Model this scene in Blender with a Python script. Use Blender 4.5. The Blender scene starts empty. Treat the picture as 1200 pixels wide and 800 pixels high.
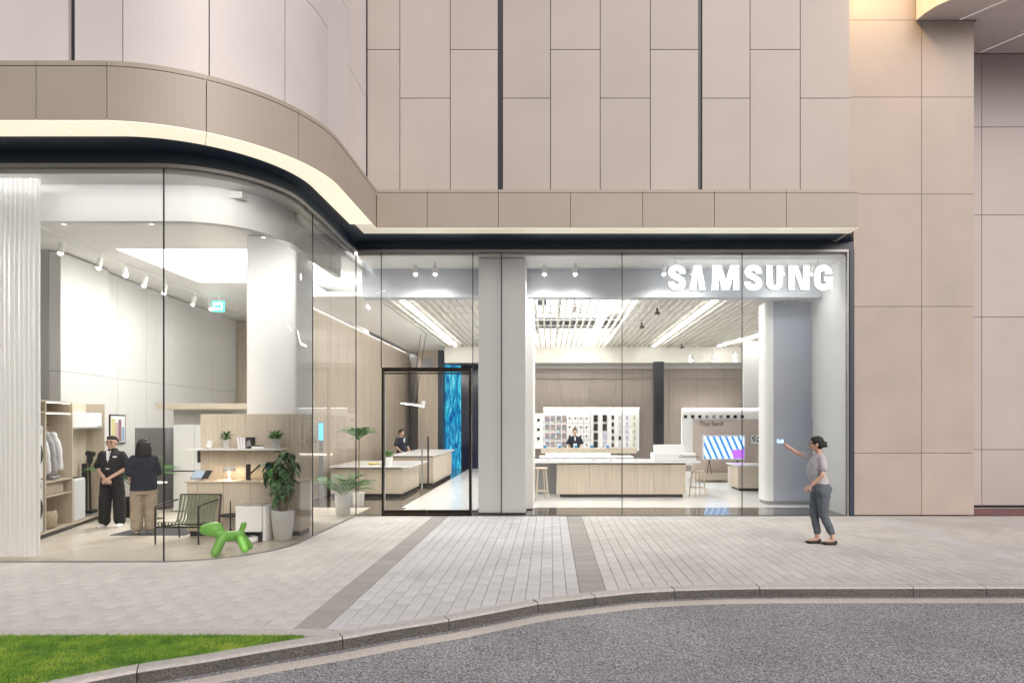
import bpy, bmesh, math, random
import numpy as np
from mathutils import Vector, Matrix, Euler
random.seed(7); np.random.seed(7)
PI = math.pi
sc = bpy.context.scene
COL = sc.collection

# ------------------------------------------------------------------ camera
F = 750.0; VX, VY = 645.0, 495.0; CH = 1.9
cam_d = bpy.data.cameras.new("camera"); cam = bpy.data.objects.new("camera", cam_d); COL.objects.link(cam)
cam_d.sensor_width = 36; cam_d.lens = F/1200*36
cam_d.shift_x = -(VX-600)/1200; cam_d.shift_y = (VY-400)/1200
cam_d.clip_end = 3000; cam_d.clip_start = 0.05
cam.location = (0, 0, CH); cam.rotation_euler = (PI/2, 0, 0)
sc.camera = cam

# ------------------------------------------------------------------ sky, sun, exposure
w = bpy.data.worlds.new("World"); sc.world = w; w.use_nodes = True
nt = w.node_tree; bg = nt.nodes["Background"]
sky = nt.nodes.new("ShaderNodeTexSky"); sky.sky_type = 'NISHITA'; sky.sun_disc = False
SUN_EL, SUN_AZ = math.radians(38), math.radians(148)
sky.sun_elevation = SUN_EL; sky.sun_rotation = SUN_AZ
sky.air_density = 0.6; sky.dust_density = 6.0; sky.ozone_density = 0.6
nt.links.new(sky.outputs[0], bg.inputs[0]); bg.inputs[1].default_value = 0.07
sun_d = bpy.data.lights.new("sun", 'SUN'); sun_d.energy = 0.7; sun_d.angle = math.radians(60); sun_d.color = (1, .965, .94)
sun = bpy.data.objects.new("sun", sun_d); COL.objects.link(sun)
_d = Vector((math.sin(SUN_AZ)*math.cos(SUN_EL), math.cos(SUN_AZ)*math.cos(SUN_EL), math.sin(SUN_EL)))
sun.rotation_euler = (-_d).to_track_quat('-Z', 'Y').to_euler()
sc.view_settings.view_transform = 'Standard'; sc.view_settings.look = 'None'
sc.view_settings.exposure = 0.72; sc.view_settings.gamma = 1.0
sc.cycles.use_denoising = True
sc.cycles.max_bounces = 10; sc.cycles.diffuse_bounces = 5; sc.cycles.glossy_bounces = 5
sc.cycles.transparent_max_bounces = 24; sc.cycles.transmission_bounces = 6
sc.cycles.sample_clamp_indirect = 4.0; sc.cycles.caustics_reflective = False; sc.cycles.caustics_refractive = False

# ------------------------------------------------------------------ helpers
def at(px, py, Y):
    return Vector(((px-VX)*Y/F, Y, CH-(py-VY)*Y/F))
def on_ground(px, py, z=0.0):
    Y = (CH-z)*F/(py-VY); return Vector(((px-VX)*Y/F, Y, z))
ORG = {}
def link(o, parent=None):
    COL.objects.link(o)
    if parent is not None: o.parent = parent
    return o
def tag(o, label=None, cat=None, group=None, kind=None):
    if label: o['label'] = label
    if cat: o['category'] = cat
    if group: o['group'] = group
    if kind: o['kind'] = kind
    return o
def thing(name, label, cat, loc=(0,0,0), rz=0, group=None):
    o = bpy.data.objects.new(name, None); o.empty_display_size = .1
    COL.objects.link(o); o.location = loc; o.rotation_euler = (0,0,rz)
    ORG[o.name] = Vector(loc)
    return tag(o, label, cat, group)
def copy_tree(o, parent=None):
    c = o.copy(); COL.objects.link(c)
    if parent is not None: c.parent = parent
    for ch in list(o.children): copy_tree(ch, c)
    return c
class MB:
    def __init__(s): s.v = []; s.f = []; s.smooth = False
    def add(s, vs, fs):
        n = len(s.v); s.v += [tuple(v) for v in vs]; s.f += [tuple(i+n for i in f) for f in fs]; return s
    def box(s, x0, y0, z0, x1, y1, z1, b=0.0):
        if x1 < x0: x0, x1 = x1, x0
        if y1 < y0: y0, y1 = y1, y0
        if z1 < z0: z0, z1 = z1, z0
        vs = [(x0,y0,z0),(x1,y0,z0),(x1,y1,z0),(x0,y1,z0),(x0,y0,z1),(x1,y0,z1),(x1,y1,z1),(x0,y1,z1)]
        fs = [(3,2,1,0),(4,5,6,7),(0,1,5,4),(1,2,6,5),(2,3,7,6),(3,0,4,7)]
        if b > 0:
            bm = bmesh.new(); vv = [bm.verts.new(v) for v in vs]
            for f in fs: bm.faces.new([vv[i] for i in f])
            bmesh.ops.bevel(bm, geom=list(bm.edges), offset=b, segments=2, affect='EDGES', profile=.5)
            bm.verts.index_update()
            s.add([v.co[:] for v in bm.verts], [[v.index for v in f.verts] for f in bm.faces]); bm.free()
            return s
        return s.add(vs, fs)
    def prism(s, poly, z0, z1):       # poly = [(x,y)...] ccw
        n = len(poly)
        vs = [(p[0],p[1],z0) for p in poly]+[(p[0],p[1],z1) for p in poly]
        fs = [tuple(range(n-1,-1,-1)), tuple(range(n,2*n))]+[(i,(i+1)%n,n+(i+1)%n,n+i) for i in range(n)]
        return s.add(vs, fs)
    def prism_y(s, poly, y0, y1):     # poly in x,z
        n = len(poly)
        vs = [(p[0],y0,p[1]) for p in poly]+[(p[0],y1,p[1]) for p in poly]
        fs = [tuple(range(n)), tuple(range(2*n-1,n-1,-1))]+[((i+1)%n,i,n+i,n+(i+1)%n) for i in range(n)]
        return s.add(vs, fs)
    def tube(s, pts, r, n=8, caps=True):
        pts = [Vector(p) for p in pts]; R = r if isinstance(r, (list,tuple)) else [r]*len(pts)
        rings = []; up = Vector((0,0,1)); prev = None
        for i, p in enumerate(pts):
            t = (pts[min(i+1,len(pts)-1)]-pts[max(i-1,0)]).normalized()
            if prev is None:
                a = up if abs(t.dot(up)) < .95 else Vector((1,0,0)); u = t.cross(a).normalized()
            else:
                u = (prev - t*prev.dot(t)); u = u.normalized() if u.length > 1e-6 else t.orthogonal().normalized()
            prev = u; v = t.cross(u)
            rings.append([p+(u*math.cos(2*PI*k/n)+v*math.sin(2*PI*k/n))*R[i] for k in range(n)])
        vs = [q for rg in rings for q in rg]; fs = []
        for i in range(len(pts)-1):
            for k in range(n):
                fs.append((i*n+k, i*n+(k+1)%n, (i+1)*n+(k+1)%n, (i+1)*n+k))
        if caps: fs += [tuple(range(n-1,-1,-1)), tuple(range((len(pts)-1)*n, len(pts)*n))]
        return s.add(vs, fs)
    def lathe(s, prof, c=(0,0,0), n=24, caps=True):
        vs = []; fs = []
        for r, z in prof:
            for k in range(n): vs.append((c[0]+r*math.cos(2*PI*k/n), c[1]+r*math.sin(2*PI*k/n), c[2]+z))
        m = len(prof)
        for i in range(m-1):
            for k in range(n): fs.append((i*n+k, i*n+(k+1)%n, (i+1)*n+(k+1)%n, (i+1)*n+k))
        if caps: fs += [tuple(range(n-1,-1,-1)), tuple(range((m-1)*n, m*n))]
        return s.add(vs, fs)
    def ball(s, c, rx, ry=None, rz=None, n=14, m=9, rot=None):
        ry = rx if ry is None else ry; rz = rx if rz is None else rz; c = Vector(c)
        vs = [Vector((0,0,rz))]; fs = []
        for i in range(1, m):
            a = PI*i/m
            for k in range(n): vs.append(Vector((rx*math.sin(a)*math.cos(2*PI*k/n), ry*math.sin(a)*math.sin(2*PI*k/n), rz*math.cos(a))))
        vs.append(Vector((0,0,-rz))); L = len(vs)-1
        for k in range(n):
            fs.append((0, 1+k, 1+(k+1)%n)); fs.append((L, 1+(m-2)*n+(k+1)%n, 1+(m-2)*n+k))
            for i in range(m-2): fs.append((1+i*n+k, 1+(i+1)*n+k, 1+(i+1)*n+(k+1)%n, 1+i*n+(k+1)%n))
        if rot is not None: vs = [rot @ v for v in vs]
        return s.add([v+c for v in vs], fs)
    def loft(s, rings, n=20):         # rings: (center, rx, ry) ellipse in the XY plane
        vs = []; fs = []
        for c, rx, ry in rings:
            for k in range(n): vs.append((c[0]+rx*math.cos(2*PI*k/n), c[1]+ry*math.sin(2*PI*k/n), c[2]))
        m = len(rings)
        for i in range(m-1):
            for k in range(n): fs.append((i*n+k, i*n+(k+1)%n, (i+1)*n+(k+1)%n, (i+1)*n+k))
        fs += [tuple(range(n-1,-1,-1)), tuple(range((m-1)*n, m*n))]
        return s.add(vs, fs)
    def limb(s, pts, rs, n=12):
        s.tube(pts, rs, n)
        for p, r in zip(pts, rs): s.ball(p, r, n=10, m=7)
        return s
    def mesh(s, name, m=None, off=(0,0,0), smooth=None):
        off = Vector(off)
        me = bpy.data.meshes.new(name); me.from_pydata([tuple(Vector(v)-off) for v in s.v], [], s.f)
        if m is not None: me.materials.append(m)
        if (s.smooth if smooth is None else smooth): me.shade_smooth()
        me.update(); return me
    def build(s, name, m, parent=None, world=False, smooth=None):
        off = (0,0,0)
        if world and parent is not None: off = ORG.get(parent.name, Vector((0,0,0)))
        o = bpy.data.objects.new(name, s.mesh(name, m, off, smooth)); link(o, parent)
        if parent is not None: ORG[o.name] = ORG.get(parent.name, Vector((0,0,0)))
        return o
    def solo(s, name, m, label, cat, smooth=None, group=None):     # a one-mesh thing authored in world coordinates, origin at its base
        a = np.array(s.v); c = (a.min(0)+a.max(0))/2; c[2] = a[:,2].min()
        o = bpy.data.objects.new(name, s.mesh(name, m, tuple(c), smooth)); COL.objects.link(o); o.location = tuple(c)
        return tag(o, label, cat, group)
def struct(name, mb, m, smooth=None):
    o = mb.build(name, m, None, smooth=smooth); o['kind'] = 'structure'; return o
def fix_normals(o):
    bm = bmesh.new(); bm.from_mesh(o.data); bmesh.ops.recalc_face_normals(bm, faces=bm.faces); bm.to_mesh(o.data); bm.free(); return o
def remeshed(mb, name, m, parent, voxel=.01, smooth_it=4, disp=None, world=False):
    o = mb.build(name, m, parent, world=world); fix_normals(o)
    md = o.modifiers.new("r", 'REMESH'); md.mode = 'VOXEL'; md.voxel_size = voxel
    s_ = o.modifiers.new("s", 'SMOOTH'); s_.factor = .5; s_.iterations = smooth_it
    if disp:
        tx = bpy.data.textures.new("folds", 'CLOUDS'); tx.noise_scale = disp[0]; tx.noise_depth = 2
        d_ = o.modifiers.new("d", 'DISPLACE'); d_.texture = tx; d_.strength = disp[1]; d_.mid_level = .5; d_.texture_coords = 'LOCAL'
    dg = bpy.context.evaluated_depsgraph_get(); dg.update()
    me = bpy.data.meshes.new_from_object(o.evaluated_get(dg)); o.modifiers.clear()
    old = o.data; o.data = me; bpy.data.meshes.remove(old)
    if len(me.materials) == 0: me.materials.append(m)
    me.shade_smooth(); return o

# ------------------------------------------------------------------ materials
MATS = {}
def mat(name, col, rough=.5, metal=0., vary=.0, vscale=4., vstretch=(1,1,1), bump=0., bscale=60., bstretch=(1,1,1), emit=None, es=0., rnd=0., spec=.5, coat=0., trans=0., alpha=1.):
    m = bpy.data.materials.new(name); m.use_nodes = True; nt = m.node_tree; N = nt.nodes; L = nt.links
    b = N["Principled BSDF"]; b.inputs['Roughness'].default_value = rough; b.inputs['Metallic'].default_value = metal
    b.inputs['Specular IOR Level'].default_value = spec; b.inputs['Coat Weight'].default_value = coat
    b.inputs['Transmission Weight'].default_value = trans; b.inputs['Alpha'].default_value = alpha
    c4 = (*col, 1); b.inputs['Base Color'].default_value = c4
    src = None
    tc = N.new("ShaderNodeTexCoord")
    if vary > 0:
        mp = N.new("ShaderNodeMapping"); mp.inputs['Scale'].default_value = vstretch; L.new(tc.outputs['Object'], mp.inputs[0])
        nz = N.new("ShaderNodeTexNoise"); nz.inputs['Scale'].default_value = vscale; nz.inputs['Detail'].default_value = 5
        L.new(mp.outputs[0], nz.inputs['Vector'])
        rm = N.new("ShaderNodeMapRange"); rm.inputs['From Min'].default_value = .3; rm.inputs['From Max'].default_value = .7
        rm.inputs['To Min'].default_value = 1-vary; rm.inputs['To Max'].default_value = 1+vary; L.new(nz.outputs[0], rm.inputs[0])
        src = rm.outputs[0]
        r2 = N.new("ShaderNodeMapRange"); r2.inputs['To Min'].default_value = max(rough-.08, .02); r2.inputs['To Max'].default_value = min(rough+.08, 1)
        L.new(nz.outputs[0], r2.inputs[0]); L.new(r2.outputs[0], b.inputs['Roughness'])
    if rnd > 0:
        oi = N.new("ShaderNodeObjectInfo"); r3 = N.new("ShaderNodeMapRange"); r3.inputs['To Min'].default_value = 1-rnd; r3.inputs['To Max'].default_value = 1+rnd
        L.new(oi.outputs['Random'], r3.inputs[0])
        if src is None: src = r3.outputs[0]
        else:
            mm = N.new("ShaderNodeMath"); mm.operation = 'MULTIPLY'; L.new(src, mm.inputs[0]); L.new(r3.outputs[0], mm.inputs[1]); src = mm.outputs[0]
    if src is not None:
        vm = N.new("ShaderNodeVectorMath"); vm.operation = 'SCALE'; vm.inputs[0].default_value = col; L.new(src, vm.inputs['Scale'])
        L.new(vm.outputs[0], b.inputs['Base Color'])
    if bump > 0:
        mp2 = N.new("ShaderNodeMapping"); mp2.inputs['Scale'].default_value = bstretch; L.new(tc.outputs['Object'], mp2.inputs[0])
        n2 = N.new("ShaderNodeTexNoise"); n2.inputs['Scale'].default_value = bscale; n2.inputs['Detail'].default_value = 4; L.new(mp2.outputs[0], n2.inputs['Vector'])
        bp = N.new("ShaderNodeBump"); bp.inputs['Strength'].default_value = bump; bp.inputs['Distance'].default_value = .01
        L.new(n2.outputs[0], bp.inputs['Height']); L.new(bp.outputs[0], b.inputs['Normal'])
    if emit:
        b.inputs['Emission Color'].default_value = (*emit, 1); b.inputs['Emission Strength'].default_value = es
    MATS[name] = m; return m

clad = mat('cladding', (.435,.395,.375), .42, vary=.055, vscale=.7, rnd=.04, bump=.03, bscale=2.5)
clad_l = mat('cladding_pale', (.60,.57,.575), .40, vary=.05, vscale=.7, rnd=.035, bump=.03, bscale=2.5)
fasc = mat('fascia_panel', (.36,.32,.275), .38, vary=.03, vscale=1.5, rnd=.03)
clad_r = mat('cladding_warm', (.43,.37,.33), .45, vary=.08, vscale=1.0, rnd=.03)
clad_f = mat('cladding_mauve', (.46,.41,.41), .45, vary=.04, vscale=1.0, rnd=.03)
joint_i = mat('joint_interior', (.45,.44,.42), .8)
joint_m = mat('joint_backing', (.05,.05,.052), .8)
slot_m = mat('slot_black', (.012,.014,.022), .3)
darkmetal = mat('navy_metal', (.024,.038,.062), .35)
greymetal = mat('grey_channel', (.30,.29,.30), .35, metal=.6)
cove_m = mat('cove_light_panel', (.75,.70,.58), .4, emit=(1,.92,.71), es=.45)
cove_d = mat('cove_light_dim', (.70,.66,.56), .4, emit=(1,.92,.72), es=.22)
bronze = mat('bronze', (.028,.021,.015), .28, metal=.8)
white = mat('white_paint', (.84,.84,.83), .5, vary=.012, vscale=2)
whitegloss = mat('white_gloss', (.82,.82,.82), .18)
whitecol = mat('pillar_white', (.83,.84,.84), .35, vary=.01)
bluegrey = mat('blue_grey_panel', (.42,.46,.54), .3)
wallpanel = mat('wall_panel_white', (.64,.63,.61), .5, vary=.03, vscale=3, vstretch=(14,14,.5), rnd=.01)
woodpale = mat('pale_wood', (.56,.485,.39), .5, vary=.09, vscale=3, vstretch=(12,12,.5), rnd=.03)
woodpanel = mat('wood_wall', (.46,.39,.315), .5, vary=.14, vscale=2.5, vstretch=(9,9,.25), rnd=.03)
woodbrown = mat('brown_wood_wall', (.25,.212,.187), .5, vary=.12, vscale=2.5, vstretch=(9,9,.25), rnd=.04)
woodfloor = mat('wood_floor', (.66,.60,.51), .32, vary=.07, vscale=2, vstretch=(2,2,2), rnd=.06)
floorwhite = mat('white_floor', (.86,.86,.86), .16, vary=.01)
floordark = mat('dark_floor', (.09,.075,.065), .07, vary=.15, vscale=8)
ceilm = mat('ceiling_white', (.86,.855,.84), .7)
slatm = mat('ceiling_slat', (.86,.83,.77), .5)
blackm = mat('black_metal', (.012,.012,.012), .4)
blackp = mat('black_plastic', (.02,.02,.022), .35)
jointblack = mat('glass_joint', (.02,.02,.02), .5)
greyp = mat('grey_plastic', (.30,.30,.31), .35)
steel = mat('steel', (.55,.55,.56), .25, metal=.9)
fridgeg = mat('fridge_grey', (.24,.235,.235), .32, metal=.5, vary=.03)
fridgew = mat('fridge_glass_white', (.70,.71,.71), .08)
cotton_w = mat('white_cloth', (.78,.78,.80), .85, bump=.1, bscale=30)
cotton_g = mat('grey_cloth', (.42,.41,.42), .85, bump=.1, bscale=30)
curtain_m = mat('curtain_sheer', (.90,.90,.90), .8)
black_cloth = mat('black_cloth', (.014,.014,.017), .85)
navy_cloth = mat('navy_cloth', (.012,.015,.028), .85)
khaki = mat('khaki_cloth', (.30,.25,.19), .85, vary=.08, vscale=9)
denim = mat('washed_denim', (.10,.12,.145), .85, vary=.15, vscale=14)
skin_m = mat('skin', (.52,.33,.25), .5)
skin_d = mat('skin_shade', (.44,.27,.20), .5)
hair_m = mat('black_hair', (.006,.005,.006), .6)
shoe_m = mat('black_leather', (.018,.014,.012), .35)
leaf_d = mat('leaf_dark', (.05,.15,.035), .38, vary=.35, vscale=5, rnd=.3)
leaf_l = mat('leaf_bright', (.10,.24,.04), .45, vary=.3, vscale=6, rnd=.25)
bark = mat('bark', (.30,.24,.16), .8, vary=.3, vscale=10, bump=.3)
ceramic = mat('white_ceramic', (.74,.73,.70), .4, vary=.02)
potgrey = mat('stone_pot', (.50,.48,.46), .7, vary=.06, vscale=20)
soil = mat('soil', (.05,.035,.025), .95)
green_p = mat('green_plastic', (.17,.46,.07), .38)
wicker = mat('wicker', (.45,.37,.28), .8, vary=.3, vscale=40, bump=.5, bscale=80)
slatgreen = mat('sage_steel', (.15,.18,.11), .4)
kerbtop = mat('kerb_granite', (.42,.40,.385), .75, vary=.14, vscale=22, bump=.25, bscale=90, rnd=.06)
sign_m = mat('lit_letter_face', (.9,.9,.9), .4, emit=(.93,.98,1), es=.85)
sign_side = mat('letter_side', (.6,.62,.63), .4)
led = mat('led_line', (.9,.9,.9), .5, emit=(1,.97,.90), es=4.0)
light_w = mat('lamp_diffuser', (.9,.9,.9), .5, emit=(1,.985,.95), es=28.0)
light_panel = mat('ceiling_light_panel', (.9,.9,.9), .5, emit=(1,.985,.955), es=6.5)
light_hi = mat('spot_lens', (.9,.9,.9), .5, emit=(1,.98,.95), es=30)
light_warm = mat('warm_led', (.9,.8,.6), .5, emit=(1,.80,.5), es=5)
paper_w = mat('print_white', (.8,.8,.8), .6)
ink = mat('ink_black', (.02,.02,.02), .6)

def wood_like(name): return MATS[name]
# glass: mirror layer over clear transmission, by fresnel
def glass(name, tint=(.97,.985,.98), ior=1.5, boost=1.0):
    m = bpy.data.materials.new(name); m.use_nodes = True; nt = m.node_tree; N = nt.nodes; L = nt.links
    for n in list(N): N.remove(n)
    o = N.new("ShaderNodeOutputMaterial"); mx = N.new("ShaderNodeMixShader"); t = N.new("ShaderNodeBsdfTransparent"); g = N.new("ShaderNodeBsdfGlossy")
    t.inputs[0].default_value = (*tint,1); g.inputs['Roughness'].default_value = .003
    fr = N.new("ShaderNodeFresnel"); fr.inputs[0].default_value = ior
    mt = N.new("ShaderNodeMath"); mt.operation = 'MULTIPLY'; mt.inputs[1].default_value = boost; mt.use_clamp = True
    L.new(fr.outputs[0], mt.inputs[0]); L.new(mt.outputs[0], mx.inputs[0]); L.new(t.outputs[0], mx.inputs[1]); L.new(g.outputs[0], mx.inputs[2]); L.new(mx.outputs[0], o.inputs[0])
    return m
glass_m = glass('window_glass', (.985,.995,.988), 1.45, .9)

def speckle(name, cols, scale, rough=.85, bump=.4, big=.08, rnd=0.):
    m = mat(name, cols[0], rough, rnd=0); nt = m.node_tree; N = nt.nodes; L = nt.links; b = N["Principled BSDF"]
    tc = N.new("ShaderNodeTexCoord"); vo = N.new("ShaderNodeTexVoronoi"); vo.inputs['Scale'].default_value = scale; L.new(tc.outputs['Object'], vo.inputs['Vector'])
    sp = N.new("ShaderNodeSeparateColor"); L.new(vo.outputs['Color'], sp.inputs[0])
    cr = N.new("ShaderNodeValToRGB"); L.new(sp.outputs[0], cr.inputs[0]); cr.color_ramp.interpolation = 'LINEAR'
    el = cr.color_ramp.elements; el[0].position = 0; el[0].color = (*cols[0],1); el[1].position = 1; el[1].color = (*cols[-1],1)
    for i, c in enumerate(cols[1:-1]): e = el.new((i+1)/(len(cols)-1)); e.color = (*c,1)
    nz = N.new("ShaderNodeTexNoise"); nz.inputs['Scale'].default_value = .9; nz.inputs['Detail'].default_value = 6; L.new(tc.outputs['Object'], nz.inputs['Vector'])
    rm = N.new("ShaderNodeMapRange"); rm.inputs['From Min'].default_value = .3; rm.inputs['From Max'].default_value = .7; rm.inputs['To Min'].default_value = 1-big; rm.inputs['To Max'].default_value = 1+big; L.new(nz.outputs[0], rm.inputs[0])
    src = rm.outputs[0]
    if rnd:
        oi = N.new("ShaderNodeObjectInfo"); r3 = N.new("ShaderNodeMapRange"); r3.inputs['To Min'].default_value = 1-rnd; r3.inputs['To Max'].default_value = 1+rnd; L.new(oi.outputs['Random'], r3.inputs[0])
        mm = N.new("ShaderNodeMath"); mm.operation='MULTIPLY'; L.new(src, mm.inputs[0]); L.new(r3.outputs[0], mm.inputs[1]); src = mm.outputs[0]
    vm = N.new("ShaderNodeVectorMath"); vm.operation = 'SCALE'; L.new(cr.outputs[0], vm.inputs[0]); L.new(src, vm.inputs['Scale']); L.new(vm.outputs[0], b.inputs['Base Color'])
    bp = N.new("ShaderNodeBump"); bp.inputs['Strength'].default_value = bump; bp.inputs['Distance'].default_value = .006
    L.new(sp.outputs[1], bp.inputs['Height']); L.new(bp.outputs[0], b.inputs['Normal'])
    return m
asphalt = speckle('asphalt', [(.05,.05,.054),(.15,.15,.16),(.22,.22,.235),(.29,.29,.305),(.50,.50,.52)], 105, .85, .5, .13)
pav_beige = speckle('paver_beige', [(.39,.38,.362),(.46,.448,.43),(.53,.517,.497)], 220, .75, .15, .13, rnd=.05)
pav_grey = speckle('paver_grey', [(.38,.385,.395),(.45,.455,.465),(.52,.525,.53)], 220, .75, .15, .13, rnd=.05)
pav_dark = speckle('paver_dark', [(.23,.22,.205),(.285,.275,.26),(.34,.33,.31)], 220, .75, .15, .07, rnd=.05)
kerbface = speckle('kerb_face_shaded_granite', [(.05,.047,.045),(.09,.085,.08),(.15,.145,.135)], 130, .85, .4, .25, rnd=.1)  # upright kerb faces: dirty granite, with their shade put into the colour as well
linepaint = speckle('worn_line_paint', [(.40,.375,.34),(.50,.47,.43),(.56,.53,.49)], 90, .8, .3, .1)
redground = speckle('dark_red_paving', [(.10,.045,.045),(.15,.07,.07),(.2,.1,.1)], 60, .7, .3, .1)
grassbase = speckle('turf_soil', [(.05,.10,.015),(.10,.19,.025),(.17,.25,.04)], 40, .95, .6, .3)

# ------------------------------------------------------------------ paths on plan (polyline with arc length)
class Path:
    def __init__(s, pts):
        s.p = [Vector((p[0], p[1])) for p in pts]; s.s = [0]
        for a, b in zip(s.p, s.p[1:]): s.s.append(s.s[-1]+(b-a).length)
        s.L = s.s[-1]
    def pt(s, d):
        d = min(max(d, 0), s.L)
        for i in range(len(s.p)-1):
            if d <= s.s[i+1]+1e-9:
                t = (d-s.s[i])/(s.s[i+1]-s.s[i]); return s.p[i].lerp(s.p[i+1], t)
        return s.p[-1]
    def seg_t(s, i): return (s.p[i+1]-s.p[i]).normalized()
    def tan(s, d, side=0):
        for i in range(len(s.p)-1):
            if (d < s.s[i+1]-1e-6) or (side < 0 and d <= s.s[i+1]+1e-6) or i == len(s.p)-2:
                return s.seg_t(i)
    def samples(s, a, b):
        ds = [a]+[q for q in s.s if a+1e-3 < q < b-1e-3]+[b]
        out = []
        for k, d in enumerate(ds):
            ta = s.tan(d) if k == 0 else None; tb = s.tan(d, -1) if k == len(ds)-1 else None
            if ta is not None: t = ta; sc_ = 1
            elif tb is not None: t = tb; sc_ = 1
            else:
                t1, t2 = s.tan(d-1e-4), s.tan(d+1e-4); t = (t1+t2).normalized(); sc_ = 1/max(t.dot(t1), .3)
            n = Vector((t.y, -t.x))*sc_    # right-hand side of travel = outward (towards the street)
            out.append((s.pt(d), n))
        return out
    def slab(s, mb, a, b, z0, z1, o0, o1):   # solid between offsets o0 (inner) < o1 (outer)
        sm = s.samples(a, b); n = len(sm); vs = []
        for p, nn in sm:
            i, o = p+nn*o0, p+nn*o1
            vs += [(i.x,i.y,z0),(o.x,o.y,z0),(o.x,o.y,z1),(i.x,i.y,z1)]
        fs = []
        for k in range(n-1):
            q = k*4; r = q+4
            fs += [(q+1,r+1,r+2,q+2),(r,q,q+3,r+3),(q,r,r+1,q+1),(q+2,r+2,r+3,q+3)]
        fs += [(0,1,2,3),(n*4-1,n*4-2,n*4-3,n*4-4)]
        return mb.add(vs, fs)
    def at_px(s, px, lo=0, hi=None):
        hi = s.L if hi is None else hi; best = None; N_ = 4000
        f = lambda d: (VX+F*s.pt(d).x/s.pt(d).y)-px
        prev = f(lo)
        for i in range(1, N_+1):
            d = lo+(hi-lo)*i/N_; c = f(d)
            if prev == 0 or prev*c <= 0: return d
            prev = c
        raise ValueError(px)
def arc_path(x0, fy, c, R, sx, ey, n=40, tail=None):
    pts = [(x0, fy)]
    for k in range(n+1):
        a = -PI/2+PI/2*k/n; pts.append((c[0]+(sx-c[0])*math.cos(a), c[1]+(c[1]-fy)*math.sin(a)))
    pts.append((sx, ey))
    if tail: pts += tail
    return Path(pts)
GY, GF = 13.07, 8.74                       # facade glass plane and left front glass plane
GLASS = arc_path(-15, GF, (-5.4, 10.17), 1.43, -3.97, GY)
FASC = arc_path(-15, 7.79, (-5.5, 10.01), 2.22, -3.29, 12.10, tail=[(5.82, 12.10)])
UPP = arc_path(-15, 8.10, (-5.5, 10.04), 1.94, -3.56, 12.40, tail=[(5.80, 12.40)])
ZG, ZS, ZF = 5.37, 5.58, 6.30

# ================================================================== GROUND
kerb_px = [(1260,687.2),(1100,687.4),(1000,687.4),(890,687.6),(840,688.3),(790,689.8),(745,692.3),(697,696.2),(630,706),(580,715),(525,725.5),(460,736),(401,745.5),(320,759),(240,773.5),(160,784),(86,799.6),(20,812),(-60,830)]
KP = [on_ground(x, y) for x, y in kerb_px][::-1]
kx = np.array([-14.]+[p.x for p in KP]+[30.]); ky = np.array([KP[0].y-(KP[0].x+14)*.13]+[p.y for p in KP]+[KP[-1].y])
def smooth_arr(a, it=2):
    for _ in range(it): a = np.concatenate([[a[0]], (a[:-2]+2*a[1:-1]+a[2:])/4, [a[-1]]])
    return a
ky = smooth_arr(ky, 1)
def kerbY(x): return float(np.interp(x, kx, ky))     # outer top edge of the kerb
KERB = Path([(x, y) for x, y in zip(kx, ky)])        # travel +x, right side = road
KW = .15; KH = .11
def glassY(x):
    if x < -5.4: return GF
    if x < -3.97:
        return 10.17-math.sqrt(max(1.43**2-(x+5.4)**2, 0))
    return GY
# road: one sheet reaching the horizon
rb = MB(); N_ = 2
rb.add([(-900,-900,-KH),(900,-900,-KH),(900,900,-KH),(-900,900,-KH)], [(0,1,2,3)])
struct('road', rb, asphalt)
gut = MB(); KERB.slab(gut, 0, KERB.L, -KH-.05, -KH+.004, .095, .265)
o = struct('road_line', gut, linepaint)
# pavement bed
bed = MB()
xs = sorted(set(list(np.linspace(-14, 30, 89))+[float(v) for v in kx]))
vs = []; fs = []
for x in xs: vs += [(x, kerbY(x)+.10, -.016), (x, 40, -.016), (x, kerbY(x)+.10, -.2)]
for i in range(len(xs)-1): fs += [(3*i, 3*i+3, 3*i+4, 3*i+1), (3*i+2, 3*i+5, 3*i+3, 3*i)]
bed.add(vs, fs); pavement = struct('pavement', bed, mat('joint_sand', (.17,.16,.15), .95))
# kerb stones
ks = thing('kerb', 'long curving granite kerb between the paving and the asphalt road', 'kerb', (0, kerbY(0), 0))
jp = [KERB.at_px(p) for p in (160, 401, 525, 630, 697, 790, 890, 1070, 1155)]
cuts = [jp[0]-5.2, jp[0]-4.2, jp[0]-3.2, jp[0]-2.2, jp[0]-1.1]+jp+[jp[-1]+1*k for k in range(1, 8)]
for a, b in zip(cuts, cuts[1:]):
    m_ = MB(); sm = KERB.samples(a+.004, b-.004); prof = [(-KW,-.2),(-KW,.001),(-.022,.003),(-.006,-.004),(.004,-.02),(.012,-.13)]
    vs = []; fs = []; n = len(prof)
    for p, nn in sm:
        for o_, z_ in prof: q = p+nn*o_; vs.append((q.x, q.y, z_))
    for k in range(len(sm)-1):
        for j in range(n-1): fs.append((k*n+j, (k+1)*n+j, (k+1)*n+j+1, k*n+j+1))
    fs += [tuple(range(n)), tuple(range(len(sm)*n-1, len(sm)*n-n-1, -1))]
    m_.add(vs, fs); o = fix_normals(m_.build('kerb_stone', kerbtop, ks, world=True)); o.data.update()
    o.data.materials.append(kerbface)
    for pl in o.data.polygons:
        if pl.normal.z < .5: pl.material_index = 1
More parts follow.
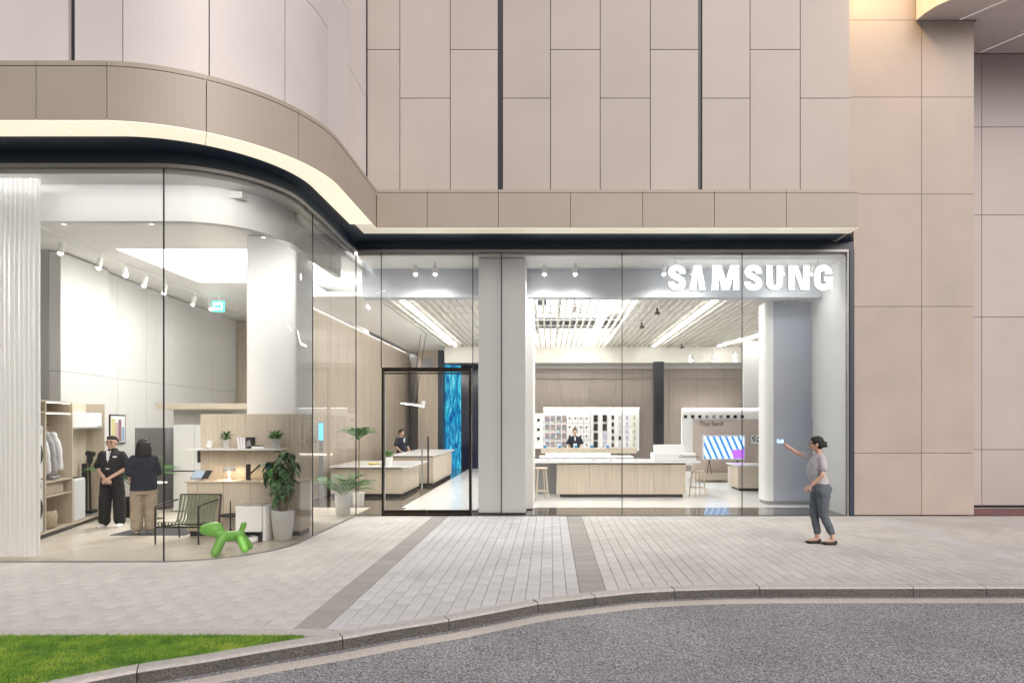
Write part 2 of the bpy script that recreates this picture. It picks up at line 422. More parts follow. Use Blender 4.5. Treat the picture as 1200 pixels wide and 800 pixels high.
# pavers
def clip_convex(poly, clip):
    out = poly
    n = len(clip)
    for i in range(n):
        a, b = clip[i], clip[(i+1)%n]; inp = out; out = []
        if not inp: return []
        side = lambda p: (b[0]-a[0])*(p[1]-a[1])-(b[1]-a[1])*(p[0]-a[0])
        for j in range(len(inp)):
            p, q = inp[j], inp[(j+1)%len(inp)]; sp, sq = side(p), side(q)
            if sp >= 0: out.append(p)
            if sp*sq < 0:
                t = sp/(sp-sq); out.append((p[0]+(q[0]-p[0])*t, p[1]+(q[1]-p[1])*t))
    return out
GRASS_X = -2.28
def grass_top(x): return 5.72
border_y = (5.73, 5.90)
pavers = []
def add_paver(x0, x1, y0, y1, m):
    g = .0022
    x0 += g; x1 -= g; y0 += .0065; y1 -= .0065
    lo0, lo1 = kerbY(x0)+KW+g, kerbY(x1)+KW+g
    if x1 < GRASS_X+.3: lo0 = max(lo0, border_y[1]+g); lo1 = max(lo1, border_y[1]+g)
    elif x0 < -1.6: lo0 = max(lo0, border_y[1]+g if x0 < GRASS_X+.45 else lo0); lo1 = max(lo1, border_y[1]+g if x1 < GRASS_X+.45 else lo1)
    hi0, hi1 = glassY(x0)-.03, glassY(x1)-.03
    if x0 < -3.97 < x1: hi0 = hi1 = min(y1, 13.03); 
    a0, a1, b0, b1 = max(y0, lo0), max(y0, lo1), min(y1, hi0), min(y1, hi1)
    if b0-a0 < .02 and b1-a1 < .02: return
    b0 = max(b0, a0+.004); b1 = max(b1, a1+.004)
    cx, cy = (x0+x1)/2, (a0+a1+b0+b1)/4
    dz = random.uniform(-.0012, .0012)
    pavers.append(([(x0,a0),(x1,a1),(x1,b1),(x0,b0)], dz, m, cx, cy))
bands = [(-2.38,-2.08,'d'),(.33,.63,'d'),(6.32,6.62,'g2'),(8.75,9.05,'g2')]
def col_fill(xa, xb, m):
    n = max(1, round((xb-xa)/.15)); wd = (xb-xa)/n
    for i in range(n):
        off = random.choice((0, .11, .17, .22)) if False else (i%2)*.165+random.choice((0,.055))
        y = 4.2+off-.33
        while y < 13.1:
            add_paver(xa+i*wd, xa+(i+1)*wd, y, y+.33, m); y += .33
col_fill(-14, -2.38, pav_beige); col_fill(-2.08, .33, pav_grey); col_fill(.63, 6.32, pav_beige); col_fill(6.62, 8.75, pav_beige); col_fill(9.05, 16, pav_beige)
for xa, xb, k in bands:
    y = 4.2
    while y < 13.1: add_paver(xa, xb, y, y+.29, pav_dark if k == 'd' else pav_grey); y += .29
def in_view(x, y):
    px, py = VX+F*x/y, VY+CH*F/y
    return -5 < px < 1205 and py < 805
def pv_mesh(mb, q, dz):
    p = [(a[0], a[1]) for a in q]; cx = sum(a[0] for a in p)/4; cy = sum(a[1] for a in p)/4
    inn = [(a[0]+(.004 if a[0] < cx else -.004), a[1]+(.004 if a[1] < cy else -.004)) for a in p]
    zt = dz; vs = [(*a, -.018) for a in p]+[(*a, zt-.004) for a in p]+[(*a, zt) for a in inn]
    fs = [(i,(i+1)%4,4+(i+1)%4,4+i) for i in range(4)]+[(4+i,4+(i+1)%4,8+(i+1)%4,8+i) for i in range(4)]+[(8,9,10,11)]
    mb.add(vs, fs)
pavers.sort(key=lambda t: (0 if in_view(t[3], t[4]) else 1, t[4]))
for q, dz, m, cx, cy in pavers[:296]:
    mb = MB(); pv_mesh(mb, [(a[0]-cx, a[1]-cy) for a in q], dz); o = mb.build('paver', m, pavement); o.location = (cx, cy, 0)
rest = pavers[296:]
big = MB()
for q, dz, m, cx, cy in rest: pv_mesh(big, q, dz)
o = big.build('paver_field', pav_beige, pavement); o.data.materials.append(pav_grey); o.data.materials.append(pav_dark); o['kind'] = 'stuff'
o.data.materials.clear()
for m0 in (pav_beige, pav_grey, pav_dark):
    m1 = m0.copy(); m1.name = m0.name+'_field'; nt1 = m1.node_tree; oi = [n for n in nt1.nodes if n.type == 'OBJECT_INFO'][0]; lk = oi.outputs['Random'].links[0]; tgt_ = lk.to_socket; ca = nt1.nodes.new('ShaderNodeAttribute'); ca.attribute_name = 'tone'; nt1.links.new(ca.outputs['Fac'], tgt_); o.data.materials.append(m1)
idx = np.array([{'paver_beige':0,'paver_grey':1,'paver_dark':2}[r[2].name] for r in rest]).repeat(9)
o.data.polygons.foreach_set('material_index', idx)
# per-paver tint inside the joined field
at_ = o.data.color_attributes.new('tone', 'FLOAT_COLOR', 'CORNER')
tones = np.random.uniform(0, 1, len(rest)).repeat(9*4); arr = np.ones((len(tones), 4)); arr[:, :3] = tones[:, None]
at_.data.foreach_set('color', arr.ravel())
# border course by the lawn
bc = thing('border_course', 'pale concrete edging strip between the paving and the lawn', 'edging', (-6, 5.8, 0))
x = -14
while x < GRASS_X+.44:
    xe = min(x+1.0, GRASS_X+.44)
    mb = MB(); mb.prism([(x+.003, max(border_y[0], kerbY(x)+KW+.003)), (xe-.003, max(border_y[0], kerbY(xe)+KW+.003)), (xe-.003, max(border_y[1], kerbY(xe)+KW+.01)), (x+.003, border_y[1])], -.018, .001)
    mb.build('edging_block', kerbtop, bc, world=True); x = xe
# lawn
gb = MB(); xs = np.linspace(-14, GRASS_X+.05, 60); vs = []; fs = []
for x in xs: vs += [(x, kerbY(x)+KW+.002, -.004), (x, max(5.725, kerbY(x)+KW+.004), -.004)]
for i in range(len(xs)-1): fs.append((2*i, 2*i+2, 2*i+3, 2*i+1))
gb.add(vs, fs); lawn = struct('lawn_soil', gb, grassbase)
NB = 90000
X = np.random.uniform(-8.0, GRASS_X+.08, NB*2); Yb = np.random.uniform(4.2, 5.75, NB*2)
kk = np.interp(X, kx, ky)+KW+.0
ok = (Yb > kk+np.random.uniform(-.015, .02, len(X))) & (Yb < 5.735+np.random.uniform(-.02,.012,len(X)))
X, Yb = X[ok][:NB], Yb[ok][:NB]; n = len(X)
edge = np.clip((Yb-5.55)/.15, 0, 1)*(.6+.4*np.sin(X*3.1))
h = np.random.uniform(.008, .022, n)*(1+.6*edge); an = np.random.uniform(0, 2*PI, n); wd = np.random.uniform(.0018, .0036, n)
ln = np.random.uniform(0, .9, n)*h; la = np.random.uniform(0, 2*PI, n)
V = np.zeros((n, 3, 3))
V[:,0] = np.stack([X-np.cos(an)*wd, Yb-np.sin(an)*wd, np.full(n,-.006)], 1)
V[:,1] = np.stack([X+np.cos(an)*wd, Yb+np.sin(an)*wd, np.full(n,-.006)], 1)
V[:,2] = np.stack([X+np.cos(la)*ln, Yb+np.sin(la)*ln, h], 1)
me = bpy.data.meshes.new('grass'); me.vertices.add(n*3); me.vertices.foreach_set('co', V.ravel()); me.loops.add(n*3); me.loops.foreach_set('vertex_index', np.arange(n*3))
me.polygons.add(n); me.polygons.foreach_set('loop_start', np.arange(0, n*3, 3)); me.polygons.foreach_set('loop_total', np.full(n, 3)); me.update()
gm = mat('grass_blade', (.12,.27,.02), .55); ntg = gm.node_tree
_tc = ntg.nodes.new('ShaderNodeTexCoord'); _nz = ntg.nodes.new('ShaderNodeTexNoise'); _nz.inputs['Scale'].default_value = 3.2; _nz.inputs['Detail'].default_value = 8; _nz.inputs['Roughness'].default_value = .75
_cr = ntg.nodes.new('ShaderNodeValToRGB'); ntg.links.new(_tc.outputs['Object'], _nz.inputs['Vector']); ntg.links.new(_nz.outputs[0], _cr.inputs[0]); ntg.links.new(_cr.outputs[0], ntg.nodes['Principled BSDF'].inputs['Base Color'])
e = _cr.color_ramp.elements; e[0].position = .40; e[0].color = (.06,.17,.015,1); e[1].position = .62; e[1].color = (.34,.44,.06,1); q = e.new(.5); q.color = (.15,.31,.025,1)
ntg.nodes['Principled BSDF'].inputs['Subsurface Weight'].default_value = 0
me.materials.append(gm); go = bpy.data.objects.new('grass', me); COL.objects.link(go)
tag(go, 'bright green mown grass in the wedge of lawn beside the kerb', 'grass', kind='stuff')
rg = MB().add([(8.66, 13.1, .003), (30, 13.1, .003), (30, 14.2, .003), (8.66, 14.2, .003)], [(0,1,2,3)])
struct('paving_dark_red', rg, redground)

# ================================================================== EXTERIOR CLADDING
def z_at(py, Y): return CH-(py-VY)*Y/F
# upper wall
uw = thing('upper_wall', 'tall pale panelled wall above the shopfront sweeping round a curved corner at left', 'wall', (0, 12.4, 6.2))
mb = MB(); UPP.slab(mb, 0, UPP.L, 6.15, 12.4, -.5, -.055); mb.build('backing', joint_m, uw, world=True)
zA, zB, zT, z0u = 9.12, 8.18, 12.4, 6.2
corner = UPP.s[-2]
lft = [UPP.at_px(p, 0, corner) for p in (80.5, 87.0, 143.5, 245, 334, 384, 407.5)]
lj = [lft[0]-4.6*1.0*0-3*1.02, lft[0]-2*1.02, lft[0]-1.02]
cols_l = []   # (a, b, zjoint)
prev = lft[0]
extra = [lft[0]-1.02*k for k in range(7, 0, -1)]
cl = extra+[lft[0]]
zj = [zA, zB]
for i, (a, b) in enumerate(zip(cl, cl[1:])): cols_l.append((a, b, zj[i % 2]))
cols_l += [(lft[1], lft[2], zB), (lft[2], lft[3], zA), (lft[3], lft[4], zA), (lft[4], lft[5], zB), (lft[5], lft[6], zA), (lft[6], corner-.03, zB)]
rj = [429.7, 468.5, 527.5, 583.5, 589, 645, 703.3, 762, 818.3, 822.6, 879, 937.7, 996]
rs = [corner+.01]+[UPP.at_px(p, corner+.02, UPP.L) if p < 995.5 else UPP.L for p in rj[1:]]
cols_r = []
hz = [zA, zB, zA, None, zB, zA, zB, zA, None, zB, zA, zB]
for i in range(12):
    if hz[i] is not None: cols_r.append((rs[i], rs[i+1], hz[i]))
def panels(path, cols, parent, m, zlo, zhi, g=.007, th=.05):
    for a, b, zj_ in cols:
        for u, v in ((zlo, zj_-g), (zj_+g, min(zj_+3.0, zhi)-g), (zj_+3.0+g, zhi)):
            if v-u < .05: continue
            mb = MB(); path.slab(mb, a+g, b-g, u, v, -.05, 0); mb.build('panel', m, parent, world=True)
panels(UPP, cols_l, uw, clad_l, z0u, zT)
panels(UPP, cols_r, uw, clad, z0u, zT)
mb = MB()
for a, b in ((lft[0], lft[1]), (rs[3], rs[4]), (rs[8], rs[9])): UPP.slab(mb, a+.004, b-.004, z0u, zT, -.054, -.045)
mb.build('shadow_slot', slot_m, uw, world=True)
# fascia band
fb = thing('fascia_band', 'projecting beige fascia band running over the shopfront and round the curved corner', 'fascia', (0, 12.1, ZS))
fc = FASC.s[-2]
fl = [FASC.at_px(p, 0, fc) for p in (42, 125, 241.5, 350, 404.5)]
cuts = [fl[0]-.87*k for k in range(7, 0, -1)]+fl+[fc-.004]
fr_ = [fc+.004]+[FASC.at_px(p, fc+.02, FASC.L) for p in (500.5, 584, 668.5, 753, 837.3, 921.5)]+[FASC.L-.004]
for cs in (cuts, fr_):
    for a, b in zip(cs, cs[1:]):
        mb = MB(); FASC.slab(mb, a+.005, b-.005, ZS, ZF-.065, -.05, 0); mb.build('panel', fasc, fb, world=True)
        mb = MB(); FASC.slab(mb, a+.004, b-.004, ZF-.058, ZF, -.42, .006); mb.build('coping', fasc, fb, world=True)
mb = MB(); FASC.slab(mb, .0, FASC.L-.06, ZS+.012, ZF-.07, -.3, -.055); mb.build('backing', joint_m, fb, world=True)
# lit cove strip under the fascia
cvs = [FASC.at_px(p, 0, fc) for p in (60, 140, 242, 340)]
cc = [0.01]+cvs+[fc-.25]
for a, b in zip(cc, cc[1:]):
    mb = MB(); FASC.slab(mb, a+.004, b-.004, ZS-.012, ZS+.008, -.42, -.004); mb.build('light_strip', cove_m, fb, world=True)
mb = MB(); FASC.slab(mb, fc-.25, FASC.L-.004, ZS-.012, ZS+.008, -.33, -.004); mb.build('light_strip', cove_d, fb, world=True)
# dark soffit
sof = MB()
A = [p for p in FASC.p[:-1]]; nA = len(A)
ring_o = []; ring_i = []
for (p, nn) in FASC.samples(0, FASC.L): ring_o.append(p-nn*.33)
vs = [(p.x, p.y, ZS+.012) for p in ring_o]; 
ring_i = [Vector((-15, GF+.2))]+[Vector((-5.4+1.25*math.cos(-PI/2+PI/2*k/40), 10.17+1.25*math.sin(-PI/2+PI/2*k/40))) for k in range(41)]+[Vector((-4.2, GY+.25)), Vector((6.3, GY+.25))]
m_ = min(len(ring_o), len(ring_i))
vs = [(p.x, p.y, ZS+.014) for p in ring_o[:m_]]+[(p.x, p.y, ZS+.014) for p in ring_i[:m_]]
fs = [(i, i+1, m_+i+1, m_+i) for i in range(m_-1)]
sof.add(vs, fs); o = sof.build('soffit', darkmetal, fb, world=True); fix_normals(o)
# end return of fascia
mb = MB().box(5.77, 12.12, ZS, 5.82, 13.05, ZF-.002); mb.build('end_panel', fasc, fb, world=True)
mb = MB().box(5.75, 12.42, 6.2, 5.80, 13.06, 12.4); mb.build('return_panel', clad, uw, world=True)

# right hand walls
rw = thing('side_wall', 'warm beige panelled wall right of the shopfront rising the full height of the picture', 'wall', (7.4, GY, 0))
xr0, xrm, xr1 = 6.19, (1080-VX)*GY/F, (1141.5-VX)*GY/F
xt = 5.83
zrs = [0.0, z_at(530.5,GY), z_at(359,GY), z_at(227.5,GY), z_at(114,GY), 10.11, 12.4]
for i in range(6):
    for a, b in ((xr0 if i < 3 else xt, xrm), (xrm, xr1)):
        if i == 5 and a == xrm: b = xr1
        lo = zrs[i]; hi = zrs[i+1]
        if i == 2 and a == xr0: pass
        mb = MB().box(a+.005, GY, lo+(.005 if i else .02), b-.005, GY+.05, hi-.005); mb.build('panel', clad_r, rw, world=True)
mb = MB().box(xr0-.35, GY+.055, 5.6, xr1-.06, GY+.3, 12.4).box(xr0+.01, GY+.055, .0, xr1-.06, GY+.3, 5.6).box(xr0-.02, GY+.01, 0, xr0+.004, GY+.06, 5.6); mb.build('backing', mat('joint_pale', (.22,.19,.18), .8), rw, world=True)
mb = MB().box(xr1-.05, GY+.052, 0, xr1-.0, 14.2, 10.1); mb.build('return_panel', clad_r, rw, world=True)
FY = 14.25
fw = thing('far_side_wall', 'shaded mauve panelled wall set back at the right edge beyond the warm beige wall', 'wall', (11, FY, 0))
xf = [8.66, (1150.5-VX)*FY/F, 11.5, 13.4, 15.3, 18]
zf = [0, z_at(526.5,FY), z_at(371.5,FY), z_at(252,FY), z_at(149,FY), 10.1]
for i in range(5):
    for a, b in zip(xf, xf[1:]):
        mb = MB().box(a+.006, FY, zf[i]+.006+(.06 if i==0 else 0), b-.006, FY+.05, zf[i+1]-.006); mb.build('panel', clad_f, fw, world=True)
MB().box(8.6, FY+.055, 0, 18, FY+.3, 12).build('backing', joint_m, fw, world=True)
# canopy at the top right
cn = thing('corner_canopy', 'panelled canopy with a curved lit edge at the top right corner', 'canopy', (11, 12, 10.1))
cp = [(7.47,13.07),(7.50,12.85),(7.60,12.60),(7.74,12.44),(8.1,12.34),(8.8,12.3),(10,12.3),(18,12.3),(18,14.25),(8.70,14.25),(8.70,13.05)]
mb = MB().prism(cp, 10.11, 10.9); o = mb.build('soffit_panel', mat('soffit_pale', (.76,.70,.68), .5, vary=.05, vscale=.8), cn, world=True); fix_normals(o)
mb = MB()
for (x0, y0, x1, y1) in ((8.35,13.05,8.95,12.35),(9.55,14.2,10.8,12.35)):
    d = Vector((x1-x0, y1-y0)).normalized(); nn = Vector((-d.y, d.x))*.007
    mb.add([(x0-nn.x,y0-nn.y,10.106),(x1-nn.x,y1-nn.y,10.106),(x1+nn.x,y1+nn.y,10.106),(x0+nn.x,y0+nn.y,10.106)], [(0,1,2,3)])
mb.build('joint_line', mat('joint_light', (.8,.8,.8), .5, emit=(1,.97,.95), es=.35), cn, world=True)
mb = MB()
ce = [(7.47,13.06),(7.50,12.85),(7.60,12.60),(7.74,12.44),(8.1,12.34),(8.8,12.3)]
for (a, b) in zip(ce, ce[1:]): mb.add([(a[0]-.01,a[1]-.01,10.09),(b[0]-.01,b[1]-.01,10.09),(b[0]-.01,b[1]-.01,10.9),(a[0]-.01,a[1]-.01,10.9)], [(0,1,2,3)])
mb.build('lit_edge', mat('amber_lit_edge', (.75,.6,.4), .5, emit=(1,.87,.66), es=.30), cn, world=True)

wl = MB().lathe([(.10,0),(.10,.02),(.0005,.02)], c=(7.0,12.3,11.2), n=16)
dl = bpy.data.lights.new('canopy_lamp', 'SPOT'); dl.energy = 110; dl.color = (1,.62,.24); dl.spot_size = math.radians(120); dl.spot_blend = 1; dl.shadow_soft_size = .15
dlo = bpy.data.objects.new('canopy_lamp', dl); COL.objects.link(dlo); dlo.parent = cn; dlo.location = (6.75-11,11.95-12,11.25-10.1); MB().lathe([(.09,.02),(.09,.18),(.0005,.18)], c=(6.75,11.95,11.26), n=16).build('lamp_housing', blackm, cn, world=True); dlo.rotation_euler = Vector((0,.7,-1)).to_track_quat('-Z','Y').to_euler()

# ================================================================== SHOPFRONT GLAZING
sf = thing('shopfront', 'full height frameless glass shopfront curving at the left corner with a navy head frame', 'shopfront', (0, GY, 0))
s417 = GLASS.L
s192 = GLASS.at_px(191.8); s366 = GLASS.at_px(366.4, GLASS.s[-2]-.3, GLASS.L)
def pane(path, a, b, z0, z1):
    mb = MB(); sm = path.samples(a, b); vs = []; fs = []
    for p, nn in sm: vs += [(p.x, p.y, z0), (p.x, p.y, z1)]
    for k in range(len(sm)-1): fs.append((2*k, 2*k+2, 2*k+3, 2*k+1))
    mb.add(vs, fs); o = mb.build('glass_pane', glass_m, sf, world=True); o.data.shade_smooth(); return o
for a, b in ((0, s192), (s192, s366), (s366, s417)): pane(GLASS, a+.005, b-.005, .012, ZG)
FAC = Path([(-3.97, GY), (6.12, GY)])
fx = lambda px: (px-VX)*GY/F+3.97
DZ = 3.02
for a, b, z0, z1 in ((0, fx(446.8), .012, ZG), (fx(446.8), fx(554), DZ+.03, ZG), (fx(554), fx(587.6), .012, ZG), (fx(587.6), fx(729), .012, ZG), (fx(729), fx(869.6), .012, ZG), (fx(869.6), fx(994), .012, ZG)):
    pane(FAC, a+.005, b-.005, z0, z1)
# black silicone joints
def jointline(x, y, z0=.0, z1=ZG, r=.009):
    MB().box(x-r, y-r, z0, x+r, y+r, z1).build('glass_joint', jointblack, sf, world=True)
for s_ in (s192, s366): p = GLASS.pt(s_); jointline(p.x, p.y, r=.0075)
jointline(-3.97, GY)
for px in (587.6, 729, 869.6): jointline((px-VX)*GY/F, GY, r=.008)
for px in (446.8, 554): jointline((px-VX)*GY/F, GY, DZ, r=.008)
# head frame: grey channel and navy beam above
mb = MB(); GLASS.slab(mb, 0, GLASS.L-.02, ZG, ZG+.05, -.04, .05); mb.build('head_channel', greymetal, sf, world=True)
mb = MB(); GLASS.slab(mb, 0, GLASS.L-.04, ZG-.064, ZG-.002, -.044, -.02); mb.build('glazing_bead', mat('pale_metal', (.6,.6,.59), .4), sf, world=True)
mb = MB().box(-3.94, GY-.05, ZG, 6.09, GY+.04, ZG+.05); mb.build('head_channel', greymetal, sf, world=True)
mb = MB(); GLASS.slab(mb, 0, GLASS.L-.06, ZG+.052, ZS+.01, -.1, .03); mb.build('head_beam', darkmetal, sf, world=True)
mb = MB().box(-3.95, GY-.03, ZG+.052, 6.16, GY+.1, ZS+.01); mb.build('head_beam', darkmetal, sf, world=True)
mb = MB().box(6.085, GY-.07, 0, 6.175, GY+.1, ZG+.05); mb.build('jamb', darkmetal, sf, world=True)
mb = MB().box(6.045, GY-.045, 0, 6.083, GY+.04, ZG-.002); mb.build('jamb_trim', greymetal, sf, world=True)
mb = MB(); GLASS.slab(mb, 0, GLASS.L-.02, -.01, .011, -.03, .02); mb.build('floor_channel', greymetal, sf, world=True)
mb = MB().box(-3.94, GY-.02, -.01, 6.04, GY+.03, .011); mb.build('floor_channel', blackm, sf, world=True)
# ---- door
dr = thing('entrance_door', 'double glass entrance door in a dark bronze frame with tall bar handles', 'door', ((501-VX)*GY/F, GY, 0))
dx0, dx1 = (446.8-VX)*GY/F+.01, (554-VX)*GY/F-.01; dm = (dx0+dx1)/2
MB().box(dx0+.01, GY-.05, .012, dx0+.045, GY+.05, DZ).box(dx1-.045, GY-.06, .012, dx1-.01, GY+.06, DZ).box(dx0+.045, GY-.05, DZ-.08, dx1-.045, GY+.05, DZ).box(dx0+.045, GY-.05, .012, dx1-.045, GY+.05, .04).build('frame', bronze, dr, world=True)
for a, b in ((dx0+.053, dm-.004), (dm+.004, dx1-.053)):
    lf = MB().add([(a, GY, .12), (b, GY, .12), (b, GY, DZ-.13), (a, GY, DZ-.13)], [(0,1,2,3)]).build('door_leaf', glass_m, dr, world=True)
    MB().box(a, GY-.02, .045, b, GY+.02, .12).box(a, GY-.02, DZ-.13, b, GY+.02, DZ-.105).build('rail', bronze, lf, world=True)
    (MB().box(a, GY-.012, .12, a+.012, GY+.012, DZ-.13) if a < dm-.1 else MB().box(b-.012, GY-.012, .12, b, GY+.012, DZ-.13)).build('stile', bronze, lf, world=True)
MB().box(dx0+.053, GY-.018, .12, dx0+.07, GY+.012, DZ-.13).build('edge_trim', steel, dr, world=True)
for x, m_ in ((dm-.085, steel), (dm+.04, blackm)):
    mb = MB().box(x-.014, GY-.10, .9-.35, x+.014, GY-.075, 1.62)
    for z in (.75, 1.45): mb.box(x-.01, GY-.08, z-.01, x+.01, GY-.005, z+.01)
    mb.build('handle', m_, dr, world=True)

# ================================================================== INTERIOR SHELL
# ---- floors
fp = [(-12.5, GF+.04), (-5.4, GF+.04)]+[(-5.4+1.39*math.sin(PI/2*k/10), 10.17-1.39*math.cos(PI/2*k/10)) for k in range(1, 11)]+[(-4.01, 13.4), (-4.01, 14.3), (-12.5, 14.3)]
lf_base = MB().prism(fp[:], -.012, .0); left_floor = struct('floor_timber', lf_base, mat('floor_joint', (.25,.22,.18), .8)); fix_normals(left_floor)
dirv = Vector((.46, .89)).normalized(); nrm = Vector((dirv.y, -dirv.x))
cnt = 0
for i in range(-30, 40):
    off = (i*0.37) % 1.0*1.5
    for j in range(-8, 9):
        c0 = Vector((-8, 11))+nrm*(i*.22)+dirv*(j*1.5+off)
        q = [c0, c0+nrm*.217, c0+nrm*.217+dirv*1.496, c0+dirv*1.496]
        q = clip_convex([(v.x, v.y) for v in q], fp)
        if len(q) < 3: continue
        cx = sum(a[0] for a in q)/len(q); cy = sum(a[1] for a in q)/len(q)
        if not (-9.6 < cx) or cnt > 290: continue
        mb = MB().prism([(a[0]-cx, a[1]-cy) for a in q], .001, .007); o = mb.build('floor_board', woodfloor, left_floor); o.location = (cx, cy, 0); fix_normals(o); cnt += 1
fl2 = MB().prism([(-12.5,14.31),(-6.0,14.31),(-6.0,21.3),(-12.5,21.3)], -.01, .006); struct('floor_rear_left', fl2, woodfloor)
struct('floor_dark', MB().prism([(-5.98,14.31),(-3.35,14.31),(-3.35,27.5),(-5.98,27.5)], -.01, .004).prism([(-3.99,13.1),(6.04,13.1),(6.04,14.30),(-3.99,14.30)], -.01, .004), floordark)
struct('floor_white', MB().prism([(-3.33,14.31),(11,14.31),(11,27.5),(-3.33,27.5)], -.01, .006), floorwhite)
struct('floor_path', MB().prism([(-3.2,13.9),(-1.6,13.9),(-1.6,14.309),(-3.2,14.309)], -.01, .0075), floorwhite)
# ---- ceilings
ZC = 5.25
RX0, RX1, RY0, RY1 = -8.40, -4.6, 12.38, 15.3
struct('ceiling_left', MB().box(-12.5, 9.55, ZC, RX0, 21.4, ZC+.1).box(RX0, 9.55, ZC, RX1, RY0, ZC+.1).box(RX0, RY1, ZC, RX1, 21.4, ZC+.1).box(RX1, 10.6, ZC, -4.15, RY1, ZC+.1).box(RX0, RY0-.1, ZC+.1, RX1, RY0, ZC+.5).box(RX0, RY1, ZC+.1, RX1, RY1+.1, ZC+.5).box(RX0-.1, RY0-.1, ZC+.1, RX0, RY1+.1, ZC+.5).box(RX1, RY0-.1, ZC+.1, RX1+.1, RY1+.1, ZC+.5), ceilm)
MB().box(RX0, RY0, ZC+.42, RX1, RY1, ZC+.46).solo('light_panel', light_panel, 'large recessed luminous ceiling panel in the room behind the curved glass', 'ceiling light')
# bulkhead ring just inside the curved glass (curtain pocket)
bk = MB(); GB = arc_path(-15, 9.35, (-5.45, 10.60), 1.2, -4.25, 13.0)
GB.slab(bk, 0, GB.L, 4.84, 5.5, -.12, 0); struct('ceiling_bulkhead', bk, white, smooth=False)
pk = MB(); GLASS.slab(pk, 0, GLASS.L-.05, 5.372, 5.41, -.62, -.046); struct('ceiling_pocket', pk, ceilm)
pl_ = MB(); GLASS.slab(pl_, 0, GLASS.s[-2]-.9, 5.352, 5.366, -.10, -.055); pl_.solo('pocket_light', mat('pocket_led', (.9,.9,.9), .5, emit=(1,.98,.94), es=13), 'slim light line in the ceiling pocket following the curved glass', 'light strip')
# shop front zone ceiling + beam
struct('ceiling_front', MB().box(-3.95, 13.12, 5.32, 6.05, 14.25, 5.38), ceilm)
struct('ceiling_beam', MB().box(-4.2, 14.25, 4.69, 6.05, 14.6, 5.5), mat('beam_paint', (.56,.59,.64), .45))
# white flat ceiling of the corridor left of the slats
ZH = 4.78
struct('ceiling_corridor', MB().box(-5.62, 14.6, ZH, -4.05, 27, ZH+.1).box(-5.72, 14.6, ZH+.02, -5.62, 27, ZH+.06).box(-6.1, 14.6, ZH+.3, -5.5, 27, ZH+.34), ceilm)
# plenum
struct('ceiling_slab', MB().prism([(-15,9.1),(-5.4,9.1),(-4.5,10.5),(-4.2,12.6),(5.7,12.6),(5.7,13.5),(8.5,13.5),(8.5,14.6),(12,14.6),(12,28.2),(-15,28.2)], 5.95, 6.1), white)
struct('plenum_ceiling', MB().box(2.1, 14.61, ZH+.10, 11, 24.4, ZH+.14).box(-4.04, 14.61, ZH+.10, -1.4, 24.4, ZH+.14), ceilm)
sl = thing('slat_ceiling', 'cream slatted ceiling running into the depth of the hall', 'ceiling', (2, 19, ZH))
sm0 = MB().box(-.024, 14.62-19, 0, .024, 24.38-19, .075).mesh('slat', slatm)
x = -3.98
while x < 10.8:
    o = bpy.data.objects.new('slat', sm0); link(o, sl); o.location = (x-2, 0, 0); x += .19
cr_ = MB()
for y in np.arange(15.2, 24.2, 1.1): cr_.box(-3.98-2, y-19-.015, .076, 10.8-2, y-19+.015, .095)
cr_.build('cross_rail', slatm, sl)
# ducts, pipes and sprinklers over the open slats
dk = thing('ceiling_services', 'silver ducts and dark pipes above the open slats near the white pillar', 'ductwork', (0, 18, 5.2))
MB().box(-1.2, 16.2, 5.25, 1.9, 16.8, 5.6).build('duct', steel, dk, world=True)
MB().box(-1.2, 19.0, 5.2, 1.9, 19.5, 5.5).build('duct', steel, dk, world=True)
MB().tube([(.25, 14.7, 5.15), (.25, 24, 5.15)], .05).build('pipe', blackm, dk, world=True)
MB().tube([(-.5, 14.7, 5.3), (-.5, 24, 5.3)], .04).build('pipe', blackm, dk, world=True)
for q in ((-.35, 17.4, 5.1, -.1, 17.8, 5.3),(.6, 18, 5.1, .75, 18.6, 5.25),(.3, 15.6, 5.05, .42, 16, 5.25)): MB().box(*q).build('control_box', blackp, dk, world=True)
for (x0, y0, x1, y1) in ((-1.1,15.0,1.8,15.9),(-1.1,17.2,1.8,18.5),(-1.1,20.2,1.8,22.6)):
    MB().box(x0, y0, 5.62, x1, y1, 5.66).solo('light_panel', light_panel, 'luminous panel above the open ceiling slats, %s' % {15.0:'nearest the glass front', 17.2:'middle of the three', 20.2:'deepest in the hall'}[y0], 'ceiling light')
# back of hall
BY = 24.6
struct('bulkhead_rear', MB().box(-4.04, 24.4, 4.18, 11, 24.6, 5.5), mat('bulkhead_cream', (.60,.58,.53), .6))
struct('bulkhead_recess', MB().box(-2.2, 24.9, 4.0, 11, 25.0, 5.0), greyp if False else mat('recess_grey', (.50,.49,.48), .6))
wall_b = thing('rear_wall', 'brown vertical timber panelled wall at the back of the hall', 'wall', (3, 25, 0))
x = -.62; k = 0
while x < 9.5:
    xb = x+1.05
    for z0, z1 in ((.0, 2.4), (2.406, 4.1)):
        MB().box(x+.004, 24.95, z0, xb-.004, 25.0, z1).build('panel', woodbrown, wall_b, world=True)
    x = xb
MB().box(-.7, 25.01, 0, 11, 25.1, 4.4).build('backing', joint_i, wall_b, world=True)
MB().box(-.62, 24.90, 3.86, 9.4, 24.945, 3.93).box(-.62, 24.90, 3.6, 9.4, 24.945, 3.62).build('rail', woodbrown, wall_b, world=True)
struct('wall_outer', MB().box(-15, 28, -.1, 12, 28.2, 6).box(11, 14.6, -.1, 11.2, 28, 5.9).box(-15, 8.9, -.1, -14.8, 28, 6), white)
MB().box((767-VX)*23.8/F, 23.8, 0, (778-VX)*23.8/F, 24.2, 4.17).solo('dark_post', slot_m, 'slim black post standing against the brown timber wall', 'post')
